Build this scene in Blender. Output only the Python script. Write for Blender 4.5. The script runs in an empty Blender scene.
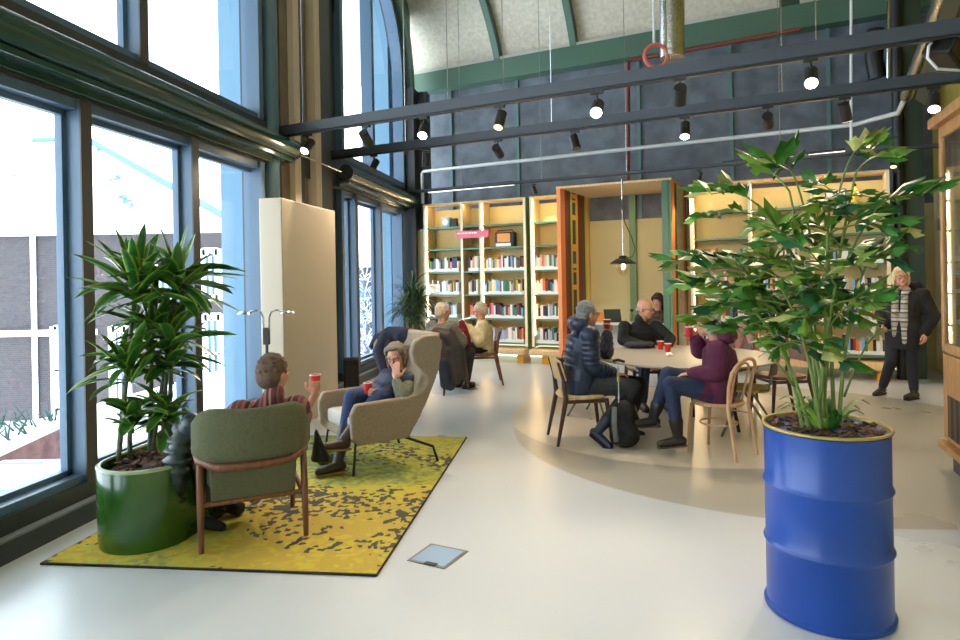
E_SPOT=80.; SKY=5.; SHELF=2.; BOOTH=4.; EXPO=0.68
import bpy, bmesh, math, random
from mathutils import Vector, Matrix, Euler, noise
random.seed(7)
SC=bpy.context.scene; COL=SC.collection
V=Vector; PI=math.pi
F=640.; EYE=1.62; ROLL=.0183
# ---------- photograph geometry: pixel + depth -> world point ----------
def uv(x,y):
    dx=x-480; dy=y-320
    return dx-ROLL*dy, dy+ROLL*dx+45.7
def px(x,y,D):
    u,h=uv(x,y); return V((u*D/F, D, EYE-h*D/F))
def fl(x,y,z=0.):
    u,h=uv(x,y); D=F*(EYE-z)/h; return V((u*D/F,D,z))
A=V((.158,.987,0)); M=V((.987,-.158,0)); C0=V((-2.70,4.02,0))      # window wall: along / inward
B=V((.893,-.449,0)); N=V((.449,.893,0)); O=V((-1.13,12.54,0))      # library wall: along / into the wall
def W(q,o,z=0.): return C0+A*q+M*o+V((0,0,z))
def L(s,d,z=0.): return O+B*s+N*d+V((0,0,z))
def sB(x,y,d=0.):
    u,h=uv(x,y);k=u/F; o=O+N*d; s=(k*o.y-o.x)/(B.x-k*B.y); D=o.y+B.y*s; return s, EYE-h*D/F
def qW(x,y,o_=0.):
    u,h=uv(x,y);k=u/F; o=C0+M*o_; q=(k*o.y-o.x)/(A.x-k*A.y); D=o.y+A.y*q; return q, EYE-h*D/F
# ---------- materials ----------
MATS={}
def lin(c):
    return tuple(((v/12.92) if v<=.04045 else ((v+.055)/1.055)**2.4) for v in c)
def mat(name,rgb,rough=.6,metal=0.,emit=None,es=1.,noise_s=0.,noise_a=.15,bump=0.,trans=0.,spec=.5,coat=0.,coord='Object'):
    """rgb in sRGB 0..1"""
    if name in MATS: return MATS[name]
    m=bpy.data.materials.new(name); m.use_nodes=True; nt=m.node_tree; b=nt.nodes['Principled BSDF']
    c=lin(rgb); b.inputs['Base Color'].default_value=(*c,1); b.inputs['Roughness'].default_value=rough
    b.inputs['Metallic'].default_value=metal; b.inputs['Specular IOR Level'].default_value=spec
    if coat: b.inputs['Coat Weight'].default_value=coat; b.inputs['Coat Roughness'].default_value=.08
    if emit: b.inputs['Emission Color'].default_value=(*emit,1); b.inputs['Emission Strength'].default_value=es
    if noise_s:
        tc=nt.nodes.new('ShaderNodeTexCoord'); nz=nt.nodes.new('ShaderNodeTexNoise'); nz.inputs['Scale'].default_value=noise_s; nz.inputs['Detail'].default_value=4
        nt.links.new(tc.outputs[coord],nz.inputs['Vector'])
        mx=nt.nodes.new('ShaderNodeMix'); mx.data_type='RGBA'
        mx.inputs['A'].default_value=(*[v*(1-noise_a) for v in c],1); mx.inputs['B'].default_value=(*[min(1,v*(1+noise_a)+.004) for v in c],1)
        rm=nt.nodes.new('ShaderNodeMapRange'); rm.inputs['From Min'].default_value=.3; rm.inputs['From Max'].default_value=.7
        nt.links.new(nz.outputs['Fac'],rm.inputs['Value']); nt.links.new(rm.outputs['Result'],mx.inputs['Factor']); nt.links.new(mx.outputs['Result'],b.inputs['Base Color'])
        if bump:
            bp=nt.nodes.new('ShaderNodeBump'); bp.inputs['Strength'].default_value=bump; bp.inputs['Distance'].default_value=.01
            nt.links.new(nz.outputs['Fac'],bp.inputs['Height']); nt.links.new(bp.outputs['Normal'],b.inputs['Normal'])
    MATS[name]=m; return m
def wood(name,rgb,rgb2,scale=6.,rough=.45,axis='Z'):
    if name in MATS: return MATS[name]
    m=mat(name,rgb,rough); nt=m.node_tree; b=nt.nodes['Principled BSDF']
    tc=nt.nodes.new('ShaderNodeTexCoord'); mp=nt.nodes.new('ShaderNodeMapping')
    sc=[scale*4]*3; sc['XYZ'.index(axis)]=scale*.4; mp.inputs['Scale'].default_value=sc
    nz=nt.nodes.new('ShaderNodeTexNoise'); nz.inputs['Scale'].default_value=1.5; nz.inputs['Detail'].default_value=6; nz.inputs['Distortion'].default_value=.6
    cr=nt.nodes.new('ShaderNodeValToRGB'); cr.color_ramp.elements[0].position=.35; cr.color_ramp.elements[1].position=.68
    cr.color_ramp.elements[0].color=(*lin(rgb2),1); cr.color_ramp.elements[1].color=(*lin(rgb),1)
    nt.links.new(tc.outputs['Object'],mp.inputs['Vector']); nt.links.new(mp.outputs['Vector'],nz.inputs['Vector']); nt.links.new(nz.outputs['Fac'],cr.inputs['Fac']); nt.links.new(cr.outputs['Color'],b.inputs['Base Color'])
    return m
def ramp_mat(name,stops,axis=0,scale=1.,offset=0.,rough=.7,interp='CONSTANT',bands=None,coord='Object'):
    """stops: (pos,rgb) along one object axis after  v*scale+offset"""
    m=mat(name,(.5,.5,.5),rough); nt=m.node_tree; b=nt.nodes['Principled BSDF']
    tc=nt.nodes.new('ShaderNodeTexCoord'); sp=nt.nodes.new('ShaderNodeSeparateXYZ'); nt.links.new(tc.outputs[coord],sp.inputs[0])
    ma=nt.nodes.new('ShaderNodeMath'); ma.operation='MULTIPLY_ADD'; ma.inputs[1].default_value=scale; ma.inputs[2].default_value=offset
    nt.links.new(sp.outputs[axis],ma.inputs[0]); src=ma.outputs[0]
    if bands:
        fr=nt.nodes.new('ShaderNodeMath'); fr.operation='FRACT'; nt.links.new(src,fr.inputs[0]); src=fr.outputs[0]
    cr=nt.nodes.new('ShaderNodeValToRGB'); cr.color_ramp.interpolation=interp
    el=cr.color_ramp.elements
    while len(el)<len(stops): el.new(.5)
    for e,(p,c) in zip(el,stops): e.position=p; e.color=(*lin(c),1)
    nt.links.new(src,cr.inputs['Fac']); nt.links.new(cr.outputs['Color'],b.inputs['Base Color'])
    return m
def glass(name,tint=(1,1,1),gl=.06):
    m=bpy.data.materials.new(name); m.use_nodes=True; nt=m.node_tree; nt.nodes.clear()
    o=nt.nodes.new('ShaderNodeOutputMaterial'); t=nt.nodes.new('ShaderNodeBsdfTransparent'); t.inputs[0].default_value=(*tint,1)
    g=nt.nodes.new('ShaderNodeBsdfGlossy'); g.inputs['Roughness'].default_value=.02
    lw=nt.nodes.new('ShaderNodeLayerWeight'); pw=nt.nodes.new('ShaderNodeMath'); pw.operation='POWER'; pw.inputs[1].default_value=4.; nt.links.new(lw.outputs['Facing'],pw.inputs[0])
    fr=nt.nodes.new('ShaderNodeMath'); fr.operation='MULTIPLY_ADD'; fr.inputs[1].default_value=.45; fr.inputs[2].default_value=.03; nt.links.new(pw.outputs[0],fr.inputs[0])
    mx=nt.nodes.new('ShaderNodeMixShader'); nt.links.new(fr.outputs[0],mx.inputs[0]); nt.links.new(t.outputs[0],mx.inputs[1]); nt.links.new(g.outputs[0],mx.inputs[2]); nt.links.new(mx.outputs[0],o.inputs[0])
    MATS[name]=m; return m
# ---------- mesh builder ----------
class MB:
    def __init__(s): s.v=[]; s.f=[]; s.mi=[]; s.cur=0
    def add(s,vs,fs):
        n=len(s.v); s.v+= [V(p) for p in vs]; s.f+=[tuple(i+n for i in f) for f in fs]; s.mi+=[s.cur]*len(fs); return s
    def m(s,i): s.cur=i; return s
    def prism(s,pts,z0,z1):
        n=len(pts); vs=[(p[0],p[1],z0) for p in pts]+[(p[0],p[1],z1) for p in pts]
        return s.add(vs,[tuple(range(n))[::-1],tuple(range(n,2*n))]+[(i,(i+1)%n,(i+1)%n+n,i+n) for i in range(n)])
    def hexa(s,c8): return s.add(c8,[(0,3,2,1),(4,5,6,7),(0,1,5,4),(1,2,6,5),(2,3,7,6),(3,0,4,7)])
    def box(s,c,size,rot=None):
        c=V(c); h=V(size)/2; R=rot or Matrix.Identity(3)
        if not isinstance(R,Matrix): R=Matrix.Rotation(R,3,'Z')
        return s.hexa([c+R@V((x*h.x,y*h.y,z*h.z)) for z in(-1,1) for x,y in((-1,-1),(1,-1),(1,1),(-1,1))])
    def bx(s,x0,x1,y0,y1,z0,z1): return s.box(((x0+x1)/2,(y0+y1)/2,(z0+z1)/2),(x1-x0,y1-y0,z1-z0))
    def wb(s,q0,q1,o0,o1,z0,z1): return s.hexa([W(q,o,z) for z in(z0,z1) for q,o in((q0,o0),(q1,o0),(q1,o1),(q0,o1))])
    def lb(s,s0,s1,d0,d1,z0,z1): return s.hexa([L(a,d,z) for z in(z0,z1) for a,d in((s0,d0),(s1,d0),(s1,d1),(s0,d1))])
    def rings(s,rs,cap=True,closed=False):
        k=len(rs[0]); n=len(rs); vs=[p for r in rs for p in r]; fs=[]
        for i in range(n-1 if not closed else n):
            j=(i+1)%n
            for a in range(k): fs.append((i*k+a,i*k+(a+1)%k,j*k+(a+1)%k,j*k+a))
        if cap and not closed: fs+= [tuple(range(k))[::-1],tuple((n-1)*k+a for a in range(k))]
        return s.add(vs,fs)
    def tube(s,path,r,n=8,cap=True,closed=False,flat=None):
        P=[V(p) for p in path]; m=len(P); rr=r if isinstance(r,(list,tuple)) else [r]*m
        rs=[]; up=None
        for i in range(m):
            if closed: t=(P[(i+1)%m]-P[i-1])
            else: t=P[min(i+1,m-1)]-P[max(i-1,0)]
            if t.length<1e-9: t=V((0,0,1))
            t.normalize()
            if up is None:
                up=V((0,0,1)) if abs(t.z)<.9 else V((1,0,0))
            a=t.cross(up)
            if a.length<1e-6: a=t.cross(V((0,1,0)))
            a.normalize(); b=a.cross(t).normalized(); up=b
            fx,fz=(1,1) if not flat else flat
            rs.append([P[i]+a*(math.cos(2*PI*k/n)*rr[i]*fx)+b*(math.sin(2*PI*k/n)*rr[i]*fz) for k in range(n)])
        return s.rings(rs,cap,closed)
    def cap(s,p0,p1,r0,r1,n=12):
        p0=V(p0);p1=V(p1); t=(p1-p0)
        Ln=t.length; t=t.normalized() if Ln>1e-6 else V((0,0,1))
        a=t.orthogonal().normalized(); b=t.cross(a); rs=[]
        for c,r,angs in((p0,r0,(-80,-60,-40,-20,0)),(p1,r1,(0,20,40,60,80))):
            for g in angs:
                g=math.radians(g); rs.append([c+t*(math.sin(g)*r)+(a*math.cos(2*PI*k/n)+b*math.sin(2*PI*k/n))*(math.cos(g)*r) for k in range(n)])
        return s.rings(rs)
    def chain(s,pts,rs,n=12):
        for i in range(len(pts)-1): s.cap(pts[i],pts[i+1],rs[i],rs[i+1],n)
        return s
    def ell(s,c,r,R=None,n=16,m=10):
        c=V(c); R=R or Matrix.Identity(3); rs=[]
        for i in range(1,m):
            a=-PI/2+PI*i/m; rs.append([c+R@V((r[0]*math.cos(a)*math.cos(2*PI*k/n),r[1]*math.cos(a)*math.sin(2*PI*k/n),r[2]*math.sin(a))) for k in range(n)])
        return s.rings(rs)
    def lathe(s,prof,c=(0,0,0),n=32,cap=True,ex=(1,1)):
        c=V(c); return s.rings([[c+V((r*math.cos(2*PI*k/n)*ex[0],r*math.sin(2*PI*k/n)*ex[1],z)) for k in range(n)] for r,z in prof],cap)
    def loft(s,secs,n=20):
        """secs: (centre, half-width vec, half-depth vec)"""
        return s.rings([[V(c)+V(w)*math.copysign(abs(math.cos(t))**.85,math.cos(t))+V(d)*math.copysign(abs(math.sin(t))**.85,math.sin(t)) for t in [2*PI*k/n for k in range(n)]] for c,w,d in secs])
    def xf(s,Mx,i0=0):
        for i in range(i0,len(s.v)): s.v[i]=Mx@s.v[i]
        return s
    def mesh(s,name,mats,smooth=False,bevel=0.,inv=None,fixn=True):
        me=bpy.data.meshes.new(name); vs=[inv@p for p in s.v] if inv else s.v
        me.from_pydata([tuple(p) for p in vs],[],s.f)
        for m_ in (mats if isinstance(mats,(list,tuple)) else [mats]): me.materials.append(m_)
        me.polygons.foreach_set('material_index',s.mi)
        bm=bmesh.new(); bm.from_mesh(me)
        if fixn: bmesh.ops.recalc_face_normals(bm,faces=bm.faces)
        if bevel: bmesh.ops.bevel(bm,geom=[e for e in bm.edges if e.is_manifold and e.calc_face_angle(0)>.5],offset=bevel,segments=2,profile=.6,affect='EDGES',clamp_overlap=True)
        bm.to_mesh(me); bm.free()
        if smooth: me.polygons.foreach_set('use_smooth',[True]*len(me.polygons))
        me.update()
        if smooth and smooth!='all':
            try: me.set_sharp_from_angle(angle=math.radians(40))
            except Exception: pass
        return me
    def build(s,name,mats,parent=None,smooth=False,bevel=0.,world=False,fixn=True):
        inv=None
        if parent is not None and world: inv=world_of(parent).inverted()
        me=s.mesh(name,mats,smooth,bevel,inv,fixn)
        o=bpy.data.objects.new(name,me); COL.objects.link(o); o.parent=parent
        return o
def world_of(o):
    m=o.matrix_basis.copy()
    while o.parent is not None: o=o.parent; m=o.matrix_basis@m
    return m
def voxel(o,size,smooth_it=2,fac=.5):
    """fuse overlapping shells of one mesh into a single continuous skin"""
    md=o.modifiers.new('r','REMESH'); md.mode='VOXEL'; md.voxel_size=size; md.use_smooth_shade=True
    if smooth_it: ms=o.modifiers.new('s','SMOOTH'); ms.iterations=smooth_it; ms.factor=fac
    dg=bpy.context.evaluated_depsgraph_get(); dg.update()
    me=bpy.data.meshes.new_from_object(o.evaluated_get(dg),depsgraph=dg)
    mats=list(o.data.materials); old=o.data
    o.modifiers.clear(); o.data=me; me.name=old.name
    me.materials.clear()
    for m_ in mats: me.materials.append(m_)
    me.polygons.foreach_set('material_index',[0]*len(me.polygons))
    me.polygons.foreach_set('use_smooth',[True]*len(me.polygons)); bpy.data.meshes.remove(old); me.update()
    return o
def thing(name,label,cat,loc=(0,0,0),rz=0.,group=None):
    o=bpy.data.objects.new(name,None); COL.objects.link(o); o.location=loc; o.rotation_euler=(0,0,rz); o.empty_display_size=.1
    o['label']=label; o['category']=cat
    if group: o['group']=group
    return o
def tag(o,label,cat,group=None,kind=None):
    o['label']=label; o['category']=cat
    if group: o['group']=group
    if kind: o['kind']=kind
    return o
def rebase(o):
    """put the origin of a single-mesh thing at the middle of its base"""
    me=o.data; xs=[v.co for v in me.vertices]
    c=V(((min(p.x for p in xs)+max(p.x for p in xs))/2,(min(p.y for p in xs)+max(p.y for p in xs))/2,min(p.z for p in xs)))
    me.transform(Matrix.Translation(-c)); o.location=c; return o
def struct(name,mb,mats,parent=None,smooth=False,bevel=0.,label=None):
    o=mb.build(name,mats,parent,smooth,bevel)
    if parent is None: o['kind']='structure'
    if label: o['label']=label
    return o
def dup(root,loc,rz,label=None,group=None):
    r=root.copy(); COL.objects.link(r); r.location=loc; r.rotation_euler=(0,0,rz)
    if label: r['label']=label
    if group: r['group']=group
    for ch in list(root.children):
        c=ch.copy(); COL.objects.link(c); c.parent=r
        for g in list(ch.children):
            d=g.copy(); COL.objects.link(d); d.parent=c
    return r
def face_rz(f): return math.atan2(f[1],f[0])

# ---------- palette ----------
m_steel=mat('skylit_grey_steel',(.30,.40,.50),.42,.0,spec=.5)  # blue sky reflection on grey metal, put into the frame colour
m_steel_d=mat('dark_steel',(.20,.215,.23),.45)
m_brown=mat('roomlit_brown',(.27,.25,.24),.5)  # room-lit tone of the mullion steel, put into the colour
m_green=mat('dark_green_paint',(.10,.24,.20),.22,spec=.6)
m_beam=mat('green_beam_paint',(.29,.41,.34),.45)
m_pane=glass('window_glass'); m_cglass=glass('cabinet_glass',(.85,.92,.95)); m_lglass=glass('lamp_glass',(.95,.95,.9))
m_cream=mat('cream_panel',(.80,.75,.57),.7,noise_s=1.5,noise_a=.06)
m_white=mat('white_paint',(.88,.89,.90),.5)
m_darkwall=mat('charcoal_blue_panel',(.36,.39,.43),.6,noise_s=3.,noise_a=.35,bump=.2)
m_bark=mat('bark_mulch',(.30,.20,.14),.9,noise_s=30,noise_a=.5)
m_black=mat('black_metal',(.06,.06,.065),.45)
m_blackf=mat('black_fabric',(.07,.07,.08),.85,noise_s=20,noise_a=.3)
m_chrome=mat('chrome',(.75,.76,.78),.15,1.)
m_alu=mat('aluminium_foil',(.72,.72,.70),.25,1.,noise_s=40,noise_a=.3,bump=.6)
m_gold=mat('brass_lacquer',(.66,.58,.28),.35,.3)
w_dark=wood('dark_walnut',(.33,.20,.15),(.22,.13,.10))
w_mid=wood('oiled_teak',(.47,.29,.18),(.35,.20,.12))
w_light=wood('bent_beech',(.84,.68,.52),(.74,.56,.40))
w_ply=wood('pale_plywood',(.88,.77,.58),(.80,.67,.47),rough=.55)
w_oak=wood('honey_oak',(.74,.55,.34),(.60,.42,.25))
m_red=mat('red_paper',(.78,.13,.14),.5); m_rim=mat('cup_rim_white',(.93,.92,.90),.5)

# =====================================================  SETTING
# floor
def floor_material():
    m=mat('poured_resin_floor',(.80,.80,.80),.28); nt=m.node_tree; b=nt.nodes['Principled BSDF']
    tc=nt.nodes.new('ShaderNodeTexCoord')
    def disc(cx,cy,r,soft=.015):
        vm=nt.nodes.new('ShaderNodeVectorMath'); vm.operation='DISTANCE'; vm.inputs[1].default_value=(cx,cy,0); nt.links.new(tc.outputs['Object'],vm.inputs[0])
        mr=nt.nodes.new('ShaderNodeMapRange'); mr.inputs['From Min'].default_value=r-soft; mr.inputs['From Max'].default_value=r+soft; mr.inputs['To Min'].default_value=1; mr.inputs['To Max'].default_value=0
        nt.links.new(vm.outputs['Value'],mr.inputs['Value']); return mr.outputs['Result']
    def mix(a,bc,fac):
        mx=nt.nodes.new('ShaderNodeMix'); mx.data_type='RGBA'; nt.links.new(fac,mx.inputs['Factor'])
        if isinstance(a,tuple): mx.inputs['A'].default_value=(*a,1)
        else: nt.links.new(a,mx.inputs['A'])
        mx.inputs['B'].default_value=(*bc,1); return mx.outputs['Result']
    c=mix(lin((.75,.77,.80)),lin((.66,.645,.61)),disc(2.9,6.5,2.57))
    c=mix(c,lin((.80,.76,.70)),disc(2.2,7.08,1.88))
    nz=nt.nodes.new('ShaderNodeTexNoise'); nz.inputs['Scale'].default_value=.9; nz.inputs['Detail'].default_value=5; nt.links.new(tc.outputs['Object'],nz.inputs['Vector'])
    mr=nt.nodes.new('ShaderNodeMapRange'); mr.inputs['To Min'].default_value=.93; mr.inputs['To Max'].default_value=1.05; nt.links.new(nz.outputs['Fac'],mr.inputs['Value'])
    vm=nt.nodes.new('ShaderNodeVectorMath'); vm.operation='SCALE'; nt.links.new(c,vm.inputs[0]); nt.links.new(mr.outputs['Result'],vm.inputs['Scale']); nt.links.new(vm.outputs[0],b.inputs['Base Color'])
    m2=nt.nodes.new('ShaderNodeMapRange'); m2.inputs['To Min'].default_value=.22; m2.inputs['To Max'].default_value=.38; nt.links.new(nz.outputs['Fac'],m2.inputs['Value']); nt.links.new(m2.outputs['Result'],b.inputs['Roughness'])
    return m
fp=[W(-8,-.35),W(9.6,-.35),L(11,1.6),(9.5,-4,0)]
struct('floor',MB().prism([fp[0],fp[1],L(11,1.5),(12,-4,0)],-.12,0),floor_material())

ZS,ZL0,ZL1,ZU0=.25,.25,2.85,3.33     # sill, lower window bottom/top, upper window bottom
# window wall solid parts
mb=MB()
mb.wb(-8,9.3,-.34,0,0,.13)                                   # kerb
mb.wb(-8,2.95,-.34,-.06,.13,.245); mb.wb(5.15,9.3,-.34,-.06,.13,.245)
mb.wb(-8,9.3,-.34,-.08,2.87,3.33)                            # band over the lower windows
mb.wb(2.95,5.2,-.34,-.15,.13,9)                              # pier
mb.wb(8.62,9.3,-.34,-.05,.13,5.3)
# spandrel above arched window
arc=[(6.9+1.72*math.cos(t),5.4+1.72*math.sin(t)) for t in [PI*k/24 for k in range(25)]]
for i in range(24):
    (q0,z0),(q1,z1)=arc[i],arc[i+1]
    mb.hexa([W(q,o,z) for (q,z) in ((q1,z1),(q0,z0)) for o in (-.34,-.12)][:0] or [W(q1,-.34,z1),W(q0,-.34,z0),W(q0,-.12,z0),W(q1,-.12,z1),W(q1,-.34,9),W(q0,-.34,9),W(q0,-.12,9),W(q1,-.12,9)])
mb.m(1).wb(8.6,9.4,-.34,-.13,5.3,9)
struct('wall_left',mb,[m_steel_d,m_beam])
ring=MB()
for k in range(22):
    a0,a1=[PI/2*j/22-.0 for j in (k,k+1)]; c8=[]
    for r_ in (1.84,2.06):
        for o_,a_ in ((-.12,a0),(.06,a0),(.06,a1),(-.12,a1)): c8.append(W(6.9+r_*math.cos(a_),o_,5.3+r_*math.sin(a_)))
    ring.hexa(c8)
struct('trim_17',ring,m_beam)
struct('trim_1',MB().wb(-8,9.15,-.05,.012,.13,.145),mat('kerb_strip',(.45,.47,.49),.4))
# windows
def window(name,q0,q1,z0,z1,mulls,oo=-.06,label=None):
    e=bpy.data.objects.new(name,None); COL.objects.link(e); e.location=W(q0,-.2,z0); e['kind']='structure'
    fr=MB(); fr.wb(q0,q1,-.26,oo-.03,z0,z0+.055); fr.wb(q0,q1,-.26,oo-.03,z1-.07,z1); fr.wb(q0,q0+.09,-.26,oo,z0,z1); fr.wb(q1-.09,q1,-.26,oo,z0,z1)
    fr.build('window_frame',m_steel,e,world=True,bevel=.004)
    for q in mulls:
        mm=MB().m(0).wb(q-.045,q+.045,-.24,oo-.012,z0,z1); mm.m(1).wb(q-.05,q+.05,oo-.012,oo,z0,z1)  # sky-lit flanks and room-lit front painted as two colours
        mm.build('mullion',[m_steel,m_brown],e,world=True)
    qs=[q0]+list(mulls)+[q1]
    for a,b_ in zip(qs[:-1],qs[1:]):
        # slim inner sash around every pane
        s=MB()
        for x0,x1,y0,y1 in((a+.04,a+.085,z0+.05,z1-.06),(b_-.085,b_-.04,z0+.05,z1-.06),(a+.04,b_-.04,z0+.05,z0+.09),(a+.04,b_-.04,z1-.11,z1-.06)): s.wb(x0,x1,-.235,-.18,y0,y1)
        so=s.build('sash',m_steel,e,world=True)
        MB().wb(a+.06,b_-.06,-.213,-.207,z0+.06,z1-.08).build('glass_pane',m_pane,so,world=True)
    return e
window('window_1',-8,2.93,.245,2.87,[-6,-4.7,-3.4,-2.13,-.87,.40,1.67])
window('window_2',-8,2.93,3.33,9.,[-6,-3.8,-1.4,1.02])
window('window_3',5.17,8.35,.245,2.87,[5.80,7.0])
# arched upper window
e=bpy.data.objects.new('window_4',None); COL.objects.link(e); e.location=W(5.18,-.2,3.33); e['kind']='structure'
fr=MB(); path=[(8.58,3.33)]+[(6.9+1.68*math.cos(t),5.4+1.68*math.sin(t)) for t in [PI*k/28 for k in range(29)]]+[(5.22,3.33)]
for i in range(len(path)-1):
    (qa,za),(qb,zb)=path[i],path[i+1]
    if abs(qa-qb)+abs(za-zb)<1e-6: continue
    def inn(q,z):
        c=V((6.9-q,0,5.4-z if z>5.4 else 0)); c.normalize(); return (q+c.x*.11,z+c.z*.11)
    ia,ib=inn(qa,za),inn(qb,zb)
    fr.hexa([W(qa,-.26,za),W(qb,-.26,zb),W(ib[0],-.26,ib[1]),W(ia[0],-.26,ia[1]),W(qa,-.06,za),W(qb,-.06,zb),W(ib[0],-.06,ib[1]),W(ia[0],-.06,ia[1])])
fr.wb(5.18,8.6,-.26,-.08,3.33,3.42); fr.build('window_frame',m_steel,e,world=True)
MB().wb(6.62,6.74,-.25,-.06,3.33,7.08).build('mullion',m_steel,e,world=True)
MB().add([W(q,-.21,z) for q,z in path],[tuple(range(len(path)))]).build('glass_pane',m_pane,e,world=True)
# outer masonry reveals beside the windows
struct('trim_2',MB().wb(2.96,3.3,-.60,-.34,-3,9),mat('pale_render',(.42,.56,.66),.8))
struct('trim_3',MB().wb(8.45,8.8,-.7,-.34,-3,9),MATS['pale_render'])
# steel column pack between the windows
colpack=[(262,271,'dk',-.13),(271,281,'blue',-.02),(281,292,'tan',-.07),(292,294.5,'dk',-.1),(294.5,300.5,'pale',0),(300.5,304,'dk',-.06),(304,307,'tan',-.09),(307,315.5,'dk',-.12),(315.5,321,'pale',0),(321,331,'dk2',-.03)]
cm={'dk':m_steel_d,'blue':mat('zinc_blue',(.35,.47,.55),.4),'tan':mat('tan_steel',(.47,.42,.36),.6,noise_s=4,noise_a=.15),'pale':mat('pale_timber_strip',(.80,.74,.67),.6),'dk2':mat('anthracite',(.26,.27,.29),.5)}
e=bpy.data.objects.new('trim_4',None); COL.objects.link(e); e.location=W(2.95,0,0); e['kind']='structure'
for x0,x1,k,o in colpack:
    q0=qW(x0,130,o)[0]; q1=qW(x1,130,o)[0]
    if k=='blue':
        MB().tube([W((q0+q1)/2,-.08,0),W((q0+q1)/2,-.08,9)],.085,16).build('round_column',cm[k],e,world=True,smooth=True)
    else: MB().wb(q0,q1,-.25,o,0.,9).build('steel_strip' if k!='pale' else 'timber_strip',cm[k],e,world=True)
# radiator-like cream box in front of the pier
R0=V((-2.03,6.61,0)); 
def boxfoot(): return [R0,R0+A*1.46,R0+A*1.46-M*.25,R0-M*.25]
o=MB().prism(boxfoot(),0,2.45).build('column_casing',mat('cream_casing',(.78,.72,.64),.55),None,bevel=.012); rebase(o)
tag(o,'tall cream casing standing in front of the steel columns between the windows','casing')

# green rolled blind tubes over the windows
def blind(q0,q1,label):
    t=thing('roller_blind',label,'blind',W(q0,.12,2.95),0,'green blind tubes over the lower windows')
    MB().tube([W(q0,.07,3.08),W(q1,.07,3.08)],.105,24).build('blind_tube',m_green,t,world=True,smooth=True)
    MB().wb(q0+.01,q1-.01,-.07,.10,2.93,2.975).wb(q0+.01,q1-.01,-.07,-.03,2.89,3.12).build('bottom_rail',m_green,t,world=True,bevel=.008)
    for q in (q0,q1): MB().tube([W(q-.012,.07,3.08),W(q+.012,.07,3.08)],.112,24).build('end_cap',m_steel_d,t,world=True,smooth=True)
blind(-8,3.36,'long dark green roller blind tube above the near window row')
blind(5.02,8.95,'shorter dark green roller blind tube above the far window row')
o=MB().tube([W(3.36,.07,3.06),W(5.02,.07,3.06)],.012,8).build('connecting_rod',m_chrome,None); rebase(o); tag(o,'thin steel rod joining the two green blind tubes','rod')

# library wall
ZC=2.6
mb=MB().m(1).lb(-1.9,11,1.32,1.5,0,ZC).m(0).lb(-1.9,11,1.32,1.5,ZC,9.5)
struct('wall_back',mb,[m_darkwall,m_cream])
tr=MB()
for s_ in (0.0,1.55,4.0,5.6,7.1): tr.lb(s_-.03,s_+.03,1.28,1.32,ZC,5.6)
struct('trim_5',tr,mat('green_grey_batten',(.33,.46,.46),.5))
struct('trim_6',MB().lb(-1.3,11,1.05,1.33,5.55,5.95),m_beam)
struct('trim_7',MB().lb(-1.5,11,1.12,1.32,5.97,6.03),mat('plaster_moulding',(.75,.74,.70),.7))
# dark column casing between far window and library wall
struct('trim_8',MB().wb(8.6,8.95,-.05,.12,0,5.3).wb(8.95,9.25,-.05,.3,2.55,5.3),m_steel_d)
struct('trim_9',MB().wb(8.75,9.35,.0,.35,0,2.5),m_cream)
# right-hand wall
struct('wall_right',MB().m(0).lb(8.5,8.7,-13,1.4,0,2.75).m(1).lb(8.5,8.7,-13,1.4,2.75,9.5),[m_cream,mat('ochre_wall',(.60,.53,.20),.7,noise_s=2,noise_a=.15)])
struct('wall_front',MB().prism([W(-8,-.34),W(-8,-.1),(12,-4.2,0),(12,-4.45,0)],0,9.5),m_cream)
# green column, dark column
s0=sB(899,250,.35)[0]; s1=sB(925,250,.35)[0]
struct('trim_10',MB().lb(s0,s1,.35,.8,0,6.2),mat('deep_green_column',(.14,.22,.18),.55,noise_s=4,noise_a=.2))
o=MB().tube([L(7.93,.25,0),L(7.93,.25,6.4)],.075,16).build('black_pipe',m_black,None,smooth=True); rebase(o); tag(o,'black vertical pipe beside the green column at the right','pipe')
# vault
def vp(f,R=4.2):
    return R*(math.cos(math.radians(25))-math.cos(f)), 6.0+R*(math.sin(f)-math.sin(math.radians(25)))
fs=[math.radians(a) for a in range(25,156,5)]
m_vault=mat('stippled_plaster',(.80,.77,.70),.9,noise_s=14,noise_a=.12,bump=.5,coord='Object')
mb=MB(); prof=[vp(f) for f in fs]
for (t0,z0),(t1,z1) in zip(prof[:-1],prof[1:]):
    mb.hexa([L(-4.5,1.3-t0,z0),L(11,1.3-t0,z0),L(11,1.3-t1,z1),L(-4.5,1.3-t1,z1),L(-4.5,1.3-t0+.05,z0+.12),L(11,1.3-t0+.05,z0+.12),L(11,1.3-t1,z1+.12),L(-4.5,1.3-t1,z1+.12)])
tl,zl=prof[-1]; mb.lb(-9,11,1.3-tl-12,1.3-tl,zl-.05,zl+.1)
struct('ceiling',mb,m_vault)
for i,(sx,wd) in enumerate([(-.6,.0),(1.2,.13),(2.81,.13),(6.55,.3),(4.95,.0)]):
    if not wd: continue
    mb=MB()
    def rpt(f,r): return 4.2*math.cos(math.radians(25))-r*math.cos(f), 6.0+r*math.sin(f)-4.2*math.sin(math.radians(25))
    ff=[math.radians(g) for g in range(21,141,4)]
    for f0,f1 in zip(ff[:-1],ff[1:]):
        c8=[]
        for r in (4.02,4.25):
            for sx_,f_ in ((sx-wd/2,f0),(sx+wd/2,f0),(sx+wd/2,f1),(sx-wd/2,f1)):
                t_,z_=rpt(f_,r); c8.append(L(sx_,1.3-t_,z_))
        mb.hexa(c8)
    struct('trim_%d'%(11+i),mb,m_beam if i<3 else mat('dark_green_rib',(.13,.22,.17),.6))
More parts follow.
